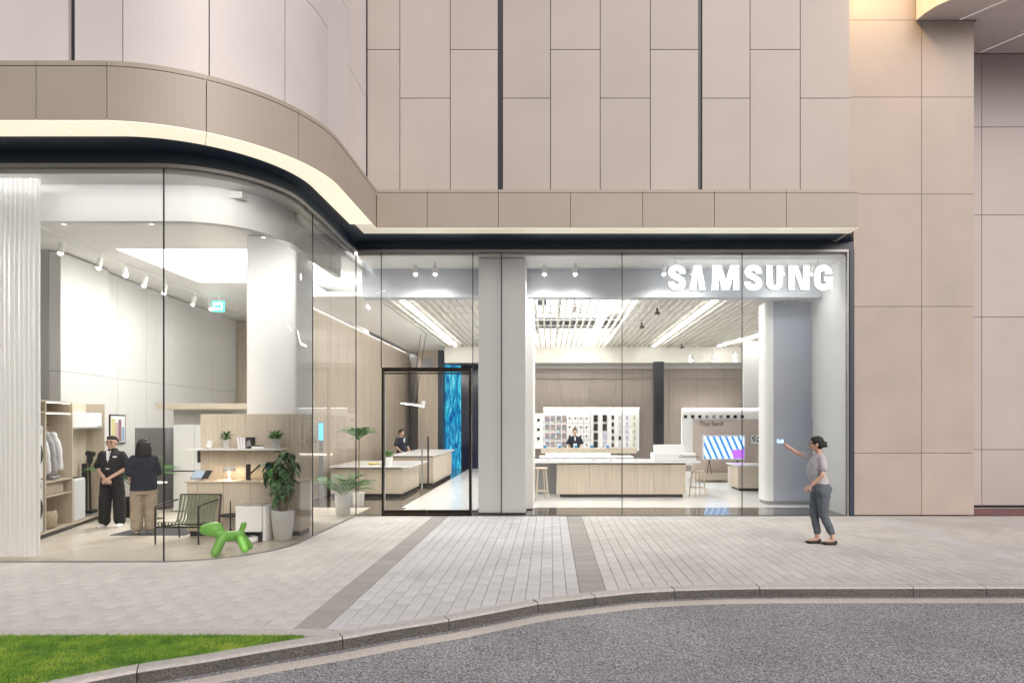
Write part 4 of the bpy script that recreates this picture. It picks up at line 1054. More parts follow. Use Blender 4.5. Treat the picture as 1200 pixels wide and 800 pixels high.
def leafmesh(L, W_, bend=.3, fold=.15, name='leaf', m=None, n=6):
    mb = MB(); vs = []; fs = []
    for i in range(n+1):
        t_ = i/n; wv = W_*math.sin(PI*min(t_*.93+.04,1))**.8*(1-.25*t_); x = L*t_*math.cos(bend*t_); z = -L*math.sin(bend*t_)*t_*.8
        for s_ in (-1,0,1): vs.append((x, s_*wv/2, z+(abs(s_)*fold*wv)))
    for i in range(n):
        for j in range(2): fs.append((i*3+j, i*3+j+1, (i+1)*3+j+1, (i+1)*3+j))
    mb.add(vs, fs); return mb.mesh(name, m, smooth=True)
def potted(label, loc, pot_r, pot_h, potm, leafm, n, L, spread, stem_h=.0, taper=.85, cat='potted plant', W_=None, bend=.7, name='potted_plant', crown_z=None, group=None, up=(.1,1.2)):
    t = thing(name, label, cat, loc, 0, group)
    MB().lathe([(pot_r*taper*.94,0),(pot_r*taper,.01),(pot_r,pot_h*.97),(pot_r,pot_h),(pot_r*.88,pot_h),(pot_r*.86,pot_h*.86)], n=28).build('pot', potm, t, smooth=False)
    for pl in t.children[0].data.polygons: pl.use_smooth = len(pl.vertices) == 4
    MB().lathe([(.001,pot_h*.86),(pot_r*.87,pot_h*.87)], n=16, caps=False).build('soil', soil, t)
    meshes = [leafmesh(L*k, (W_ or L*.36)*k, bend*b, .18, 'leaf', leafm) for k, b in ((1,1),(.8,.6),(.62,1.3),(.9,.2))]
    c0 = crown_z if crown_z else (pot_h, pot_h+stem_h)
    st = MB()
    for i in range(n):
        az = i*2.399+random.uniform(-.3,.3); q = random.random(); z = c0[0]+(c0[1]-c0[0])*q; el = random.uniform(*up)*(1 if q > .3 else .6); r0 = spread*random.uniform(.1,.5)
        p = Vector((math.cos(az)*r0, math.sin(az)*r0, z))
        st.tube([(0,0,max(pot_h*.85, z-.12)), p], .0025*max(1,L*6), 4)
        o = bpy.data.objects.new('leaf', random.choice(meshes)); link(o, t); o.location = p; o.rotation_euler = (random.uniform(-.5,.5), -el, az)
    st.build('stem', leafm, t)
    return t
zs = 1.461; Ysh = SYb-.16
potted('small leafy plant in a stone pot on the shelf beside the white speaker', ((265-VX)*Ysh/F, Ysh, zs), .075, .15, potgrey, leaf_d, 46, .10, .10, .10, up=(.2,1.4))
potted('bushy green plant in a stone pot at the right end of the shelf', ((323.5-VX)*Ysh/F, Ysh, zs), .085, .165, potgrey, leaf_l, 90, .10, .15, .10, up=(-.1,1.3))
t = thing('cylinder_speaker', 'small white cylinder speaker tilted on the left of the shelf', 'speaker', ((246-VX)*Ysh/F, Ysh, zs))
MB().tube([(-.02,0,.012),(.02,0,.135)], .045, 20).build('body', whitegloss, t); MB().tube([(-.022,0,.002),(-.0202,0,.011)], [.04,.044], 20).build('base', blackp, t)
for i, (px, tl, c, s_, hh) in enumerate(((282.5,.12,paper_w,'leftmost white book',.19),(285.6,.08,paper_w,'second white book',.185),(288.6,.05,whitegloss,'third white book',.18),(293.5,.03,ink,'black covered book with its face turned out',.19))):
    X0 = (px-VX)*Ysh/F; t = thing('book', s_+' leaning in the row on the shelf', 'book', (X0, Ysh, zs), 0, 'books leaning on the shelf')
    wd = .035 if i < 3 else .10
    mb = MB().box(-wd/2,-.07,0,wd/2,.07,hh,.002); o = mb.build('cover', c, t); o.rotation_euler = (0,-tl if i < 3 else .0,0)
    if i == 3: MB().add([(-.04,-.0715,.02),(.045,-.0715,.05),(.02,-.0715,.15),(-.03,-.0715,.12)], [(0,1,2,3)]).build('cover_art', greyp, t)
t = thing('storage_tray', 'flat white box with a black top lying beside the books', 'box', ((301-VX)*Ysh/F, Ysh, zs))
MB().box(-.15,-.07,0,.14,.07,.035,.004).build('box', paper_w, t); MB().box(-.13,-.07,.0355,.10,.07,.05,.003).build('lid', blackp, t)
zw = .928; Yw = SYf+.2
t = thing('mushroom_lamp', 'small mushroom table lamp glowing warm on the cabinet top', 'table lamp', ((268.5-VX)*Yw/F, Yw, zw))
MB().lathe([(.045,0),(.045,.012),(.012,.02),(.012,.15),(.016,.15)], n=20).build('stand', ceramic, t); MB().lathe([(.10,.155),(.095,.185),(.07,.215),(.03,.232),(.004,.236)], n=24).build('shade', potgrey, t, smooth=True)
MB().ball((0,0,.165),.025).build('bulb', light_warm, t)
ld = bpy.data.lights.new('lamp_glow','POINT'); ld.energy = 6; ld.color = (1,.75,.45); ld.shadow_soft_size = .03; lo = bpy.data.objects.new('lamp_glow', ld); COL.objects.link(lo); lo.parent = t; lo.location = (0,-.02,.13)
t = thing('tablet_stand', 'tablet tilted on a small stand at the left end of the cabinet top', 'tablet', ((238-VX)*Yw/F, Yw-.05, zw))
o = MB().box(-.15,-.10,0,.15,.10,.012,.003).build('tablet', blackp, t); o.location = (0,0,.09); o.rotation_euler = (math.radians(40),0,0); s_ = MB().box(-.14,-.09,.0125,.04,.09,.0135).build('screen', mat('tablet_screen',(.1,.12,.16),.1,emit=(.35,.42,.5),es=.7), o)
MB().tube([(0,.02,0),(0,0,.09)], .01).box(-.05,-.05,0,.05,.05,.006).build('stand', steel, t)
t = thing('letter_ornament', 'black ornament of a tall bar with a slanting arm on the cabinet top', 'ornament', ((291-VX)*Yw/F, Yw, zw))
MB().box(-.028,-.03,0,.028,.03,.27).build('upright', blackp, t); MB().tube([(.028,0,.10),(.20,0,.26)], .014).build('arm', blackp, t)
t = thing('photo_frame', 'dark photo frame standing on the cabinet top behind the large plant', 'photo frame', ((318-VX)*Yw/F, Yw+.05, zw))
MB().box(-.11,-.01,0,.11,.01,.30).build('frame', blackp, t); MB().box(-.09,-.014,.02,.09,-.0105,.28).build('picture', mat('blue_print',(.05,.10,.25),.3), t)

# robot vacuum and station
t = thing('vacuum_station', 'white boxy cleaning station with a dark bottom opening beside the large plant', 'cleaning station', (-4.79, 10.14, .008))
MB().box(-.205,.0,.16,.205,.36,.565,.012).build('housing', whitegloss, t); MB().box(-.205,.02,0,-.165,.36,.159).box(.165,.02,0,.205,.36,.159).box(-.165,.2,0,.165,.36,.159).build('bay', blackp, t); MB().box(.212,.03,0,.26,.34,.555,.01).build('side_tank', whitegloss, t); MB().box(-.19,.02,.566,.19,.34,.58,.004).build('lid', mat('smoked_lid',(.35,.36,.36),.1), t)
t = thing('robot_vacuum', 'round white robot vacuum parked in the opening of its station', 'robot vacuum', (-4.80, 10.12, .008))
MB().lathe([(.15,.012),(.165,.02),(.168,.075),(.155,.09),(.0005,.092)], n=32).build('body', whitegloss, t); MB().lathe([(.05,.093),(.05,.108),(.0005,.11)], n=20).build('sensor', blackp, t)
# side table, black
t = thing('side_table', 'slim black round side table behind the green dog figure', 'side table', ((270-VX)*10.45/F, 10.45, .008))
MB().lathe([(.001,.37),(.16,.37),(.165,.375),(.165,.395),(.155,.395),(.15,.38),(.001,.38)], n=28, caps=False).build('top', blackm, t); MB().tube([(0,0,.02),(0,0,.62)], .01).build('post', blackm, t)
for a in (0, 2.09, 4.19): MB().tube([(0,0,.16),(.14*math.cos(a+.5),.14*math.sin(a+.5),.0)], .009).build('leg', blackm, t)
struct('rug', MB().box(-7.4, 10.75, .008, -6.15, 11.7, .016), mat('rug_charcoal',(.06,.06,.065),.95,vary=.15,vscale=30))
# lounge chair
ch = thing('lounge_chair', 'black steel lounge chair with sage green slats near the curved glass', 'chair', (-5.80, 10.25, .008), 0)
ch.scale = (1, .80, 1)
hw = .335; fr = .014; yf, yb = -.39, .42
for s_ in (-1,1):
    MB().tube([(s_*hw,yf,0),(s_*hw,yf,.57),(s_*hw,yf+.02,.595),(s_*hw,yf+.05,.60),(s_*hw,.36,.63)], fr).build('arm_frame', blackm, ch)
    MB().tube([(s_*hw,yb,0),(s_*hw,.38,.32),(s_*hw,.47,.70)], fr).build('back_leg', blackm, ch)
    MB().tube([(s_*hw,yf,.27),(s_*hw,.36,.22)], fr*.9).build('side_rail', blackm, ch)
MB().tube([(-hw,.47,.70),(hw,.47,.70)], fr).build('top_rail', blackm, ch); MB().tube([(-hw,yf,.27),(hw,yf,.27)], fr*.9).tube([(-hw,.37,.22),(hw,.37,.22)], fr*.9).build('cross_rail', blackm, ch)
sm1 = MB()
prof = [(yf+.01,.30),(yf-.01,.33),(yf+.03,.352),(-.2,.33),(.1,.285),(.2,.28),(.26,.32),(.33,.48),(.42,.695),(.445,.70)]
vs = []; fs = []
for y, z in prof: vs += [(-.017,y,z),(.017,y,z),(.017,y+.004,z-.006),(-.017,y+.004,z-.006)]
for i in range(len(prof)-1):
    q = 4*i; r = q+4; fs += [(q,q+1,r+1,r),(q+1,q+2,r+2,r+1),(q+2,q+3,r+3,r+2),(q+3,q,r,r+3)]
sm1.add(vs, fs); sm1 = sm1.mesh('slat', slatgreen)
for k in range(12):
    o = bpy.data.objects.new('slat', sm1); link(o, ch); o.location = (-.29+.0527*k, 0, 0)
    o.data = sm1
# green dog figure
pg = thing('dog_figure', 'glossy green abstract dog figure standing just inside the curved glass', 'dog figure', on_ground(266, 649.5, .008), math.radians(9))
S_ = 1/80.0
mb = MB()
def G_(px, py, y=0): return ((px-266)*S_, y, (649.5-py)*S_)
mb.limb([G_(242.5,620),G_(249,620),G_(254,620)], [.080,.104,.104], 16); mb.limb([G_(253,620.5),G_(261.5,627)], [.092,.072], 16)
mb.limb([G_(262,628.5),G_(279,628)], [.076,.076], 16)
for y in (-.07,.07):
    mb.limb([G_(262,628,y*.5),G_(255.8 if y < 0 else 253,645.2,y*1.7)], [.062,.053], 14); mb.limb([G_(280,628,y*.5),G_(288,641+1.5,y*1.7)], [.059,.051], 14)
mb.limb([G_(281,625),G_(284.2,615.6)], [.034,.042], 12)
remeshed(mb, 'body', green_p, pg, .009, 5)
# big plant by the curved glass
pl = thing('large_potted_plant', 'large broad leaved plant in a tall white pot at the curved glass', 'potted plant', (-4.33, 10.36, .008))
MB().lathe([(.125,0),(.135,.01),(.165,.25),(.178,.475),(.172,.48),(.155,.48),(.15,.43)], n=32).build('pot', ceramic, pl); 
for p_ in pl.children[0].data.polygons: p_.use_smooth = len(p_.vertices) == 4
MB().lathe([(.001,.43),(.152,.435)], n=16, caps=False).build('soil', soil, pl)
MB().tube([(-.01,0,.42),(-.015,.01,.6),(0,0,.85),(.03,0,1.05)], [.055,.05,.035,.02], 10).tube([(.03,.02,.42),(.06,.03,.7),(.08,.03,1.0),(.07,.03,1.25)], [.035,.03,.022,.012], 8).tube([(0,0,.7),(-.06,0,.9),(-.12,0,1.15)], [.025,.02,.01], 8).build('trunk', bark, pl, smooth=True)
lm = [leafmesh(.27*k, .098*k, b, .2, 'leaf', leaf_d) for k, b in ((1,.9),(1.1,1.3),(.85,.6),(.7,1.0))]
tips = [((-.10,0,1.15),.20),((.03,0,1.08),.16),((.07,.03,1.30),.22),((0,0,.85),.12),((.02,.0,1.0),.14)]
for i in range(150):
    (tp, rr) = random.choice(tips); az = random.uniform(0, 2*PI); z = tp[2]+random.uniform(-.28,.14)
    p = Vector((tp[0]+math.cos(az)*rr*random.uniform(.1,.5), tp[1]+math.sin(az)*rr*random.uniform(.1,.45), z))
    if p.x > .16: p.x = .16
    o = bpy.data.objects.new('leaf', random.choice(lm)); link(o, pl); o.location = p; o.rotation_euler = (random.uniform(-.4,.4), random.uniform(-.7,.55), az); 
    if math.cos(az) > .3: o.scale = (.65,.8,.8)
leaf_p = mat('palm_leaf', (.055,.16,.03), .45, vary=.3, vscale=6)
def palm(label, loc, pot_r, pot_h, n, L, trunk=0, name='palm_plant', leafm=leaf_p, potm=ceramic):
    t = thing(name, label, 'potted plant', loc)
    MB().lathe([(pot_r*.8,0),(pot_r,pot_h),(pot_r*.9,pot_h),(pot_r*.85,pot_h*.85)], n=24).build('pot', potm, t)
    z0 = pot_h*.8
    if trunk: MB().tube([(0,0,z0),(.02,0,z0+trunk)], .018, 8).build('trunk', bark, t); z0 += trunk
    for i in range(n):
        az = i*2.399; el = random.uniform(.85, 1.5); Lf = L*random.uniform(.7,1); mb = MB(); pts = []
        for k in range(9):
            q = k/8; e = el-q*1.0; pts.append(Vector((math.cos(az)*Lf*q*math.cos(el*.8), math.sin(az)*Lf*q*math.cos(el*.8), z0+Lf*(q*math.sin(el)-.45*q*q))))
        mb.tube(pts, .004, 4)
        for k in range(2, 9):
            p = pts[k]; d = (pts[k]-pts[k-1]).normalized(); sd = d.cross(Vector((0,0,1))); sd = sd.normalized() if sd.length > .01 else Vector((1,0,0))
            for s_ in (-1,1):
                e_ = p+(d*.95+sd*s_*.6-Vector((0,0,.3))).normalized()*L*.36*(1-.3*k/8); w_ = d*.015
                mb.add([p-w_, p+w_, (p+e_)/2+w_*.8, e_, (p+e_)/2-w_*.8], [(0,1,2,3,4)])
        mb.build('frond', leafm, t)
    return t
palm('palm in a white pot inside the angled glass left of the entrance door', ((403-VX)*13.2/F, 13.15, .006), .17, .42, 22, .95)
palm('tall thin palm with a bare stem behind the white potted palm', ((420-VX)*14.6/F, 14.6, .006), .14, .3, 20, .6, trunk=1.25)
palm('green palm in a dark pot between the two standing people', ((156-VX)*12.9/F, 12.9, .008), .17, .4, 26, 1.15, leafm=leaf_p, trunk=.25, potm=blackp)
t = thing('round_table', 'small round white table behind the person in khaki trousers', 'table', ((182-VX)*12.6/F, 12.6, .008))
MB().lathe([(.001,.70),(.21,.70),(.21,.72),(.001,.72)], n=28, caps=False).build('top', white, t); MB().tube([(0,0,.01),(0,0,.70)], .018).build('post', steel, t); MB().lathe([(.15,0),(.15,.01),(.02,.014)], n=24).build('foot', steel, t)

# ================================================================== LOBBY COUNTERS
def counter(label, x0, y0, x1, y1, h, inset=.2, npan=4, name='counter'):
    t = thing(name, label, 'counter', ((x0+x1)/2, (y0+y1)/2, .007))
    MB().box(x0, y0, h-.045, x1, y1, h, .006).build('top', whitegloss, t, world=True)
    MB().box(x0+.04, y0+.12, .007, x1-inset-.04, y1-.12, .09).build('plinth', blackp, t, world=True)
    MB().box(x0+.02, y0+.12, .091, x1-inset-.02, y1-.12, h-.075).build('carcass', woodpale, t, world=True)
    MB().box(x0+.05, y0+.14, h-.0745, x1-inset-.05, y1-.14, h-.0455).build('shadow_gap', blackp, t, world=True)
    wd = (x1-inset-x0)/npan
    for k in range(npan): MB().box(x0+k*wd+.003, y0+.10, .092, x0+(k+1)*wd-.003, y0+.118, h-.08).build('front_panel', woodpale, t, world=True)
    n2 = max(1, round((y1-y0-.24)/.6)); w2 = (y1-y0-.24)/n2
    for k in range(n2): MB().box(x1-inset-.019, y0+.12+k*w2+.003, .092, x1-inset, y0+.12+(k+1)*w2-.003, h-.08).build('side_panel', woodpale, t, world=True)
    return t
counter('white topped timber counter nearest the entrance door in the lobby', -5.6, 16.2, -3.55, 18.5, .80, .22, 4)
counter('white topped reception counter where the receptionist stands deep in the lobby', -4.75, 19.0, -3.42, 22.8, .95, .08, 3)
potted('small green plant in a white pot on the lobby counter', ((455-VX)*16.8/F, 16.8, .801), .12, .2, ceramic, leaf_l, 50, .16, .16, .12, up=(0,1.2))
t = MB().lathe([(.001,0),(.12,0),(.17,.03),(.16,.035),(.001,.02)], c=((438-VX)*16.9/F, 16.9, .801), n=24, caps=False).solo('yellow_dish', mat('yellow_dish', (.65,.55,.12), .4), 'shallow yellow dish on the lobby counter', 'dish')
t = thing('bar_pendant', 'slim silver bar pendant lamp hanging over the lobby counters', 'pendant lamp', at(483, 473, 20))
MB().box(-.36,-.05,-.03,.30,.05,.03,.01).build('bar', steel, t); MB().box(.30,-.08,-.08,.40,.08,.14,.01).build('joint', whitegloss, t); MB().box(-.34,-.04,-.036,.28,.04,-.031).build('diffuser', light_w, t)
t.rotation_euler = (0,math.radians(8),0)
for dx in (-.03,.12): MB().tube([(dx,0,.0),(dx,0,2.2)], .008).build('cable', blackm, t)
# blue totem seen through the angled glass
t = thing('blue_totem', 'slim upright blue lit display behind the angled glass', 'display', ((376.5-VX)*16/F, 16.0, .01))
MB().box(-.05,-.02,.0,.05,.02,1.9).build('post', greyp, t); MB().box(-.055,-.026,1.45,.055,-.021,1.88).build('screen', mat('totem_screen',(.05,.2,.4),.2,emit=(.12,.5,.8),es=1.2), t)

# ================================================================== MAIN HALL FURNITURE
isl = thing('island_counter', 'long white topped timber island counter facing the street in the hall', 'counter', (1.6, 16.3, .007))
Yi = 16.2
MB().box(-.60, Yi-.15, .885, 3.76, Yi+.95, .935, .006).build('top', whitegloss, isl, world=True)
MB().box(.17, Yi+.02, .85, 3.43, Yi+.8, .884).build('shadow_gap', blackp, isl, world=True)
MB().box(.17, Yi+.025, .09, 3.43, Yi+.82, .849).build('carcass', woodpale, isl, world=True)
MB().box(.25, Yi+.06, .007, 3.36, Yi+.78, .089).build('plinth', blackp, isl, world=True)
for k in range(8): MB().box(.17+k*.4075+.003, Yi, .092, .17+(k+1)*.4075-.003, Yi+.022, .845).build('front_panel', woodpale, isl, world=True)
MB().box(-.55, Yi+.85, .007, .16, Yi+.9, .88).build('rear_leg_panel', greyp, isl, world=True)
for i, (x, m_) in enumerate([(-.05,blackp),(.15,whitegloss),(.35,blackp),(.60,steel),(1.1,blackp),(1.3,whitegloss),(1.55,blackp),(1.85,steel),(2.2,blackp)]):
    MB().box(x-.04, Yi+.2, .936, x+.04, Yi+.36, .945, .002).solo('display_phone', m_, 'small %s phone on the white island counter, %s from the left' % ('black' if m_ is blackp else 'white' if m_ is whitegloss else 'silver', ('first','second','third','fourth','fifth','sixth','seventh','eighth','ninth')[i]), 'phone', group='phones on the island counter')
t = thing('display_plinth', 'large glossy white box display at the right end of the island counter', 'display plinth', (3.2, 16.2, .936))
MB().box((767.5-VX)*16.1/F, 16.1, .937, (815.5-VX)*16.1/F, 16.8, 1.13, .01).build('front_tier', whitegloss, t, world=True)
MB().box((767.5-VX)*16.5/F, 16.35, 1.131, (800-VX)*16.5/F, 16.8, 1.33, .01).build('rear_tier', whitegloss, t, world=True)
def text_mesh(s_, h, m, parent, loc, name='lettering', ext=.002):
    c = bpy.data.curves.new(name, 'FONT'); c.body = s_; c.size = h/.72; c.extrude = ext; o = bpy.data.objects.new(name+'_tmp', c); COL.objects.link(o)
    bpy.context.view_layer.update(); me = bpy.data.meshes.new_from_object(o.evaluated_get(bpy.context.evaluated_depsgraph_get())); bpy.data.objects.remove(o); bpy.data.curves.remove(c)
    me.materials.clear(); me.materials.append(m); me.transform(Matrix.Rotation(PI/2, 4, 'X'))
    o = bpy.data.objects.new(name, me); link(o, parent); o.location = Vector(loc)-ORG.get(parent.name, Vector()) ; return o
text_mesh('Customization', .065, ink, t, ((796-VX)*16.09/F, 16.095, 1.02))
def stool(label, loc, h, w_=.17, group='pale timber bar stools'):
    t = thing('bar_stool', label, 'stool', loc, .3, group)
    MB().lathe([(.001,h-.035),(w_,h-.035),(w_+.008,h-.025),(w_+.008,h-.01),(w_,h),(.001,h)], n=28, caps=False).build('seat', woodpale, t)
    for a in range(4):
        an_ = PI/4+a*PI/2; c_, s_ = math.cos(an_), math.sin(an_)
        MB().tube([(c_*w_*.8,s_*w_*.8,h-.036),(c_*w_*1.3,s_*w_*1.3,0)], [.02,.016], 10).build('leg', woodpale, t)
        a2 = an_+PI/2; q = 1.18; z = .22
        MB().tube([(c_*w_*q,s_*w_*q,z),(math.cos(a2)*w_*q,math.sin(a2)*w_*q,z)], .011, 8).build('rung', woodpale, t)
    return t
stool('pale timber bar stool left of the long island counter beside the pillar', ((633.5-VX)*15.75/F, 15.75, .007), .79)
stool('pale timber bar stool right of the island counter in front of the television', ((817.5-VX)*16.55/F, 16.55, .007), .66)
stool('pale timber stool tucked behind the island counter under the man', ((699-VX)*18.2/F, 18.2, .007), .82, .24)
stool('pale timber stool tucked behind the island counter near the black post', ((749-VX)*18.2/F, 18.2, .007), .82, .24)
t = thing('dark_table', 'low dark fronted display table behind the island counter', 'table', (0, 20.5, .007))
MB().box(-.3, 20.4, .0, 2.6, 21.2, .78).build('body', greyp, t, world=True); MB().box(-.35, 20.35, .781, 2.65, 21.25, .82).build('top', whitegloss, t, world=True)
# service counter with the accessory wall
sc_ = thing('service_counter', 'narrow pale timber service counter below the accessory wall', 'counter', (.8, 22.6, .007))
Ys = 22.5; MB().box((634-VX)*Ys/F, Ys, z_at(531,Ys), (746-VX)*Ys/F, Ys+.5, z_at(525,Ys)).build('top', woodpale, sc_, world=True); MB().box((640-VX)*Ys/F, Ys+.06, z_at(533.5,Ys), (715-VX)*Ys/F, Ys+.4, z_at(531.3,Ys)).build('under_glow', led, sc_, world=True); MB().box((640-VX)*Ys/F, Ys+.1, .0, (740-VX)*Ys/F, Ys+.45, z_at(534,Ys)).build('body', greyp, sc_, world=True)
for i, (px, s_) in enumerate(((637.5,'leftmost'),(655,'second'),(674,'in front of the man'),(692.5,'fourth'),(711,'fifth'))):
    x = (px-VX)*(Ys+.1)/F; t = thing('small_display_card', 'small white and blue standing card on the service counter, %s' % s_, 'display card', (x, Ys+.1, z_at(525,Ys)), 0, 'cards on the service counter')
    MB().box(-.06,-.01,0,.06,.02,.16).build('card', paper_w, t); MB().lathe([(.05,.01),(.05,.1)], c=(.03,-.02-.04,0), n=12).build('roundel', mat('card_blue',(.05,.25,.5),.4), t)
aw = thing('accessory_wall', 'brightly lit white accessory display wall behind the man in the dark shirt', 'display wall', (.7, 24.3, .93))
Ya = 24.2
AX = lambda px: (px-VX)*Ya/F
AZ = lambda py: z_at(py, Ya)
for a, b, c, d in ((626.5,636.6,484,525.5),(637,691.6,477.5,525.5),(692.2,749,477.5,528)):
    MB().box(AX(a), Ya, AZ(d), AX(b), Ya+.08, AZ(c)).build('panel', white, aw, world=True)
MB().box(AX(637), Ya-.06, AZ(478.2), AX(749), Ya-.002, AZ(477.6)).build('light_strip', led, aw, world=True)
for i in range(1,8): MB().box(AX(637+6.7*i)-.006, Ya-.006, AZ(525), AX(637+6.7*i)+.006, Ya-.001, AZ(484)).build('divider', greyp, aw, world=True)
for py in (495.5,505.5,515.5): MB().box(AX(637), Ya-.006, AZ(py)-.006, AX(691), Ya-.001, AZ(py)+.006).build('shelf_edge', greyp, aw, world=True)
for s_, px in (('- — ——',658),('—— -',703),('— —',735)): pass
O4 = ('first','second','third','fourth')
def item(px, py, w_, h_, m, name, label, cat, group):
    x, z = AX(px), AZ(py); MB().box(x-w_/2, Ya-.05, z-h_/2, x+w_/2, Ya-.008, z+h_/2, .004).solo(name, m, label, cat, group=group)
pinks = [greyp, mat('case_rose',(.45,.25,.25),.5), mat('case_blue',(.2,.27,.42),.5), mat('case_taupe',(.3,.24,.2),.5)]
for r in range(4):
    for c in range(4):
        for k in range(3): item(641+6.7*c, 488.2+10*r+2.4*k-.5, .16, .045, pinks[(r*2+c+k)%4], 'watch_strap', '%s strap pack, %s shelf down, %s column of the accessory wall' % (('upper','middle','lower')[k], O4[r], O4[c]), 'accessory', 'watch strap packs on the accessory wall')
        item(667.5+6.6*c, 490+10.2*r, .06, .06, blackp, 'earbud_case', 'tiny black item, %s shelf down, %s column left of the wall seam' % (O4[r], ('fourth','third','second','first')[c]), 'accessory', 'tiny items on the accessory wall')
for r, py in enumerate((490,500.3,511,521)):
    item(698, py, .16, .26, blackp, 'tablet_cover', 'black tablet cover, first column right of the seam, row %s' % ('one','two','three','four')[r], 'tablet cover', 'tablet covers on the accessory wall')
    item(708.6, py, .16, .26, blackp if r < 2 else mat('cover_lilac',(.5,.5,.6),.5), 'tablet_cover', ('black' if r < 2 else 'pale lilac')+' tablet cover, second column right of the seam, row %s' % ('one','two','three','four')[r], 'tablet cover', 'tablet covers on the accessory wall')
cc_ = [blackp, mat('case_pale',(.62,.60,.64),.5), mat('case_lav',(.52,.47,.62),.5), mat('case_lime',(.50,.56,.38),.5)]
for r in range(5):
    for c in range(4): item(718+8.3*c, 489+8*r, .085, .15, blackp if (c == 0 or (c == 1 and r == 3)) else cc_[c], 'phone_case', '%s phone case, %s row down, %s column from the right end' % (('black' if (c == 0 or (c == 1 and r == 3)) else ('black','pale','lavender','lime')[c]), O4[r] if r < 4 else 'fifth', ('fourth','third','second','first')[c]), 'phone case', 'phone cases on the accessory wall')
for k, py in enumerate((492,503,513.5)): item(631, py, .10, .10, blackp, 'wall_gadget', 'small dark gadget on the narrow left panel of the accessory wall, %s' % ('top','middle','bottom')[k], 'gadget', 'gadgets on the narrow panel')
# television corner
tw = thing('television_wall', 'blush coloured display wall with a white header behind the television', 'display wall', (6, 21, .0))
Yt = 21.0; TX = lambda px: (px-VX)*Yt/F; TZ = lambda py: z_at(py, Yt)
blush = mat('blush_panel', (.60,.51,.47), .6)
MB().box(TX(799.5), Yt, .5, TX(812), Yt+.2, TZ(478)).build('side_panel', white, tw, world=True); MB().box(TX(812)+.003, Yt, TZ(491), TX(905), Yt+.2, TZ(478)).build('header', white, tw, world=True)
MB().box(TX(812)+.003, Yt+.02, .2, TX(905), Yt+.2, TZ(491)-.003).build('panel', blush, tw, world=True)
MB().box(TX(800), Yt-.05, TZ(478.6), TX(890), Yt-.003, TZ(478.1)).build('light_strip', led, tw, world=True)
text_mesh('The Serif', .155, ink, tw, (TX(819.5), Yt+.012, TZ(499)))
for k in range(9):
    x = TX(803.2+8.3*k); MB().box(x-.05, Yt-.04, TZ(488)-.05, x+.05, Yt-.003, TZ(488)+.05).solo('small_gadget', blackp if k not in (3,4,5) else greyp, 'small square gadget, %s from the left above the television' % ('first','second','third','fourth','fifth','sixth','seventh','eighth','ninth')[k], 'gadget', group='gadgets along the header')
tp = MB().box(TX(812), 20.2, .09, TX(872), 20.98, .26).box(TX(812)+.1, 20.3, .008, TX(872)-.1, 20.95, .088); tp.solo('low_platform', woodpale, 'low pale timber platform under the television', 'platform')
Yv = 20.4; VXf = lambda px: (px-VX)*Yv/F
tv = thing('television', 'white framed television on slim legs showing blue diagonal stripes', 'television', (VXf(848.5), Yv, .262))
MB().box(VXf(823.6), Yv, z_at(538.7,Yv), VXf(873.2), Yv+.06, z_at(509.6,Yv), .008).build('frame', whitegloss, tv, world=True)
scr = MB().add([(VXf(825)-VXf(848.5), -.012, z_at(537,Yv)-.262), (VXf(872)-VXf(848.5), -.012, z_at(537,Yv)-.262), (VXf(872)-VXf(848.5), -.012, z_at(511,Yv)-.262), (VXf(825)-VXf(848.5), -.012, z_at(511,Yv)-.262)], [(0,1,2,3)]).build('screen', screen_mat('stripe_picture','stripe'), tv)
MB().add([(VXf(857)-VXf(848.5), -.016, z_at(527,Yv)-.262), (VXf(859.5)-VXf(848.5), -.016, z_at(536.8,Yv)-.262), (VXf(872)-VXf(848.5), -.016, z_at(536.8,Yv)-.262), (VXf(872)-VXf(848.5), -.016, z_at(526.2,Yv)-.262)], [(0,1,2,3)]).build('picture_block', mat('magenta_block',(.2,.05,.3),.3,emit=(.35,.10,.62),es=1), tv)
for x in (829,834,862,867): MB().tube([(VXf(x if x in (829,867) else x), Yv+.03, .265), (VXf(831.5 if x < 850 else 864.5), Yv+.03, z_at(538,Yv))], .012).build('leg', blackm, tv, world=True)
t = thing('corner_table', 'pale timber corner counter with a white cube beside the grey column', 'counter', (5.3, 17.8, .008))
MB().box((865-VX)*17.7/F, 17.7, .09, 6.3, 18.6, .70).build('body', woodpale, t, world=True); MB().box((862-VX)*17.7/F, 17.62, .701, 6.35, 18.65, .735).build('top', whitegloss, t, world=True); MB().box((867-VX)*17.7/F, 17.76, .008, 6.2, 18.5, .089).build('plinth', blackp, t, world=True)
MB().box((858.5-VX)*18.4/F, 18.4, .05, (866-VX)*18.4/F+.05, 18.9, .62, .01).build('white_cube', whitegloss, t, world=True)
t = MB().box(-.2,-.12,0,.2,.12,.02); o = t.build('laptop', mat('laptop_blue',(.25,.4,.7),.3), None); o.location = ((860-VX)*18.6/F, 18.65, .70); tag(o, 'slim blue laptop near the corner counter left of the column', 'laptop')
t = thing('floral_print', 'small square black and white leaf print on the blush wall', 'picture', (TX(884), Yt, TZ(515)))
MB().box(TX(878.5), Yt-.03, TZ(521), TX(892), Yt+.016, TZ(508.5)).build('frame', greyp, t, world=True); MB().box(TX(879.2), Yt-.035, TZ(520.3), TX(891.5), Yt-.0305, TZ(509.2)).build('canvas', paper_w, t, world=True)
for (px, py, r) in ((882,513,.035),(884,511.5,.03),(883.5,515.5,.035),(888,512.5,.035),(889.5,514.5,.03),(887.5,516.5,.035),(885.5,514.2,.02)):
    MB().tube([(TX(px), Yt-.042, TZ(py)), (TX(px), Yt-.0355, TZ(py))], r, 8).build('leaf_shape', ink, t, world=True)
